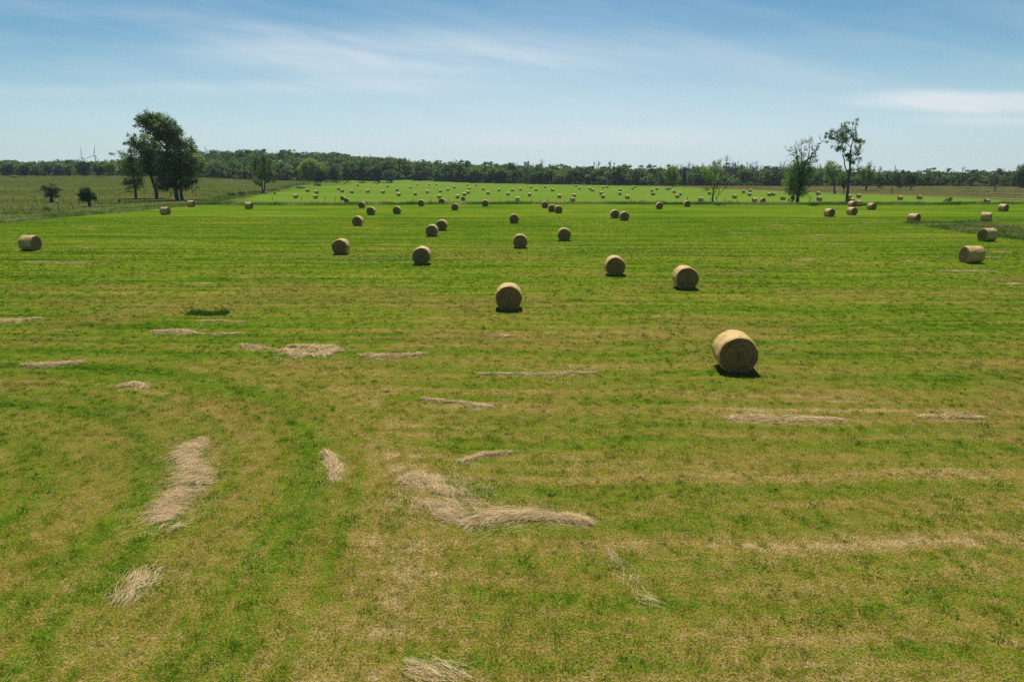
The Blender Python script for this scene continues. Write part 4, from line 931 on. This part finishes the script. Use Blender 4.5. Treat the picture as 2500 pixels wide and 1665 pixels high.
# ------------------------------------------------------------------ fences
def post(root, p, h_, r_, lean):
    b = Bag(); lx, ly = lean
    tube(b, [(0, 0, -.15), (lx*.5, ly*.5, h_*.5), (lx, ly, h_)], [r_, r_*.95, r_*.85], 6)
    b.add([(lx, ly, h_+.02)]+[(lx+r_*.85*math.cos(a), ly+r_*.85*math.sin(a), h_) for a in np.linspace(0, 2*math.pi, 6, endpoint=False)],
          [[0, 1+i, 1+(i+1) % 6, 1+(i+1) % 6] for i in range(6)])
    return obj('post', b.mesh('post', POSTM), root, tuple(p-root.location))
def fence(lab, posts, wires=(.4, .75, 1.05)):
    pts = [at(px, pb) for px, pb, *_ in posts]; root = tag(obj('wire_fence', None, None, tuple(pts[0])), lab, 'fence')
    tops = []
    for p, (px, pb, ln, hm) in zip(pts, posts):
        post(root, p, hm, .075, (ln, 0)); tops.append((p, ln, hm))
    wb = Bag()
    for (a, la, ha), (b, lb, hb) in zip(tops[:-1], tops[1:]):
        for f_ in wires:
            A = np.array(a)+[la*f_/1.2, 0, ha*f_/1.2]; B = np.array(b)+[lb*f_/1.2, 0, hb*f_/1.2]
            tube(wb, [A-np.array(pts[0]), (A+B)/2-np.array(pts[0])-[0, 0, .05], B-np.array(pts[0])], [.006]*3, 3)
    obj('wire', wb.mesh('wire', WIREM), root)
fence('wire fence of upright posts across the pasture in front of the thorn tree', [(-20, 496, 0, 1.5), (35, 495.5, -.1, 1.9), (88, 495, -.2, 1.6), (156, 495.3, -.1, 1.6), (194, 494.6, 0, 1.3), (233, 494.5, 0, 1.2)])
fence('leaning old post fence along the green verge by the mown field',
      [(38, 519, -.8, 1.3), (58, 515.5, -.8, 1.3), (88, 515, -.7, 1.5), (144, 513.5, -.05, 1.6), (179, 511, -.35, 1.5), (243, 501, -.4, 1.2), (272, 497, 0, .9), (308, 494.5, 0, 1.0), (317, 494.5, 0, .9), (332, 496.5, -.4, 1.2), (346, 494.3, 0, .9), (354, 493.3, 0, 1.3), (365, 491, 0, .9)])
fence('low post fence between the poplars and the twin stemmed tree', [(479, 486, 0, 1.3), (488, 485.6, 0, 1), (498, 484.6, -.2, 1.2), (510, 483.5, 0, 1.4), (632, 471, 0, 1.2), (650, 470.5, 0, 1.3), (663, 470, 0, 1.2), (669, 470, 0, 1.5), (683, 469, 0, 1.2)])
fence('sparse post line standing in the ditch grass across the view',
      [(666, 491, 0, 1.4), (737, 491, 0, 1.5), (794, 490.5, .1, 1.7), (819, 491, 0, 1.7), (849, 489, 0, 1.5), (1009.5, 494, 0, 1.3), (1053, 494, -.2, 1.6), (1097, 494, 0, 1.2), (1219.5, 496, 0, 1.4), (1298, 497, 0, 1.3), (1319, 496.5, 0, 1.3), (1338.5, 497.5, -.2, 1.3), (1378, 498, 0, 1.2),
       (1541, 498, 0, 1.5), (1570, 498, -.2, 1.4), (1677.5, 499, 0, 1.9), (1734, 499.5, 0, 1.6), (1768, 499.5, 0, 1.5), (1800.5, 500, 0, 1.3)])

# ------------------------------------------------------------------ utility poles, mast, turbines
def pole(lab, px, pyb, pyt):
    p = at(px, pyb); top = onplane(px, pyt, p.y)[2]-p.z; r = tag(obj('utility_pole', None, None, tuple(p)), lab, 'pole', 'wooden poles along the track')
    b = Bag(); tube(b, [(0, 0, -.3), (0, 0, top)], [.16, .11], 8); obj('shaft', b.mesh('shaft', BARK_GREY), r)
    b = Bag(); tube(b, [(-.5, 0, top-.35), (.5, 0, top-.35)], [.05, .05], 5); obj('crossarm', b.mesh('crossarm', BARK_GREY), r)
    return r
pole('thin utility pole in the brown meadow right of the tall thin tree', 2177, 475, 404)
pole('short grey pole between the forked sapling and the shaggy tree', 1824, 463, 424)
pole('pale slim pole at the wood edge left of the forked sapling', 1716, 458, 428)
pm = Vector(onplane(502, 372, 980)); zg = float(hgt(pm.x, 980))
b = Bag(); hm = onplane(502, 357, 980)[2]-zg
for a in (0, 2.09, 4.19): tube(b, [(.5*math.cos(a), .5*math.sin(a), 0), (.25*math.cos(a), .25*math.sin(a), hm)], [.12, .10], 4)
for k in range(int(hm/1.5)):
    for a in (0, 2.09, 4.19): tube(b, [(.5*math.cos(a), .5*math.sin(a), k*1.5), (.45*math.cos(a+2.09), .45*math.sin(a+2.09), k*1.5+1.5)], [.05, .05], 3)
tag(obj('radio_mast', b.mesh('radio_mast', STEEL), None, (pm.x, 980, zg)), 'thin lattice mast on the wooded hill right of the poplars', 'mast')

def blade_mesh():
    n = 14; V = []
    for i in range(n+1):
        t = i/n; c = (1.2+5*t if t < .2 else 2.2*(1-(t-.2)/.8)+.35); th = max(.9*(1-t)**1.5, .10); zc = t*45
        c = 1.8 if i == 0 else c
        tw = math.radians(18*(1-t))
        for a in np.linspace(0, 2*math.pi, 8, endpoint=False):
            x_ = c*.5*math.cos(a)+c*.12*(1-t); y_ = th*.5*math.sin(a)
            V.append((x_*math.cos(tw)-y_*math.sin(tw), x_*math.sin(tw)+y_*math.cos(tw), zc))
    Fc = [[i*8+j, i*8+(j+1) % 8, (i+1)*8+(j+1) % 8, (i+1)*8+j] for i in range(n) for j in range(8)]
    return mesh_np('blade', V, Fc, STEEL, smooth=True)
BL = blade_mesh()
for (px, py, ang0, lab) in ((200, 386, 1.5, 'left wind turbine, one blade pointing straight up'), (230, 380.5, 13, 'right wind turbine, blades tilted, one reaching left')):
    Y = 2600; hub = onplane(px, py, Y); z0 = float(hgt(hub[0], Y)); hh_ = hub[2]-z0
    r = tag(obj('wind_turbine', None, None, (hub[0], Y, z0)), lab, 'wind turbine', 'wind turbines beyond the wood')
    b = Bag(); tube(b, [(0, 3.5, -2), (0, 3.5, hh_*.5), (0, 3.5, hh_-1)], [2.3, 1.9, 1.3], 16); obj('tower', b.mesh('tower', STEEL), r)
    b = Bag(); tube(b, [(0, -1.0, hh_), (0, 0, hh_), (0, 2, hh_+.1), (0, 8, hh_+.2), (0, 9, hh_+.2)], [1.2, 1.7, 1.9, 1.8, .3], 10); obj('nacelle', b.mesh('nacelle', STEEL), r)
    b = Bag(); tube(b, [(0, -3.6, hh_), (0, -3.0, hh_), (0, -1.0, hh_)], [.2, 1.2, 1.6], 12); hbm = obj('hub', b.mesh('hub', STEEL), r)
    for k in range(3):
        o = obj('blade', BL, r, (0, -2, hh_)); o.rotation_euler = (0, math.radians(ang0+120*k), 0)

# ------------------------------------------------------------------ air: far things fade slightly to blue
hz, q = new_mat('haze_air')
pv = q.node('ShaderNodeVolumePrincipled'); pv.inputs['Color'].default_value = (.74, .86, 1.0, 1); pv.inputs['Density'].default_value = .00008
pv.inputs['Anisotropy'].default_value = 0
ho = q.node('ShaderNodeOutputMaterial'); q.l.new(pv.outputs[0], ho.inputs['Volume'])
X1, X2, YA, YB, ZA, ZB = -4020, 4020, -620, 4520, -4, 150
V = [(x_, y_, z_) for z_ in (ZA, ZB) for y_ in (YA, YB) for x_ in (X1, X2)]
tag(obj('haze', mesh_np('haze', V, [[0, 2, 3, 1], [4, 5, 7, 6], [0, 1, 5, 4], [2, 6, 7, 3], [0, 4, 6, 2], [1, 3, 7, 5]], hz)), 'faint blue summer haze over the fields', 'haze', kind='stuff')
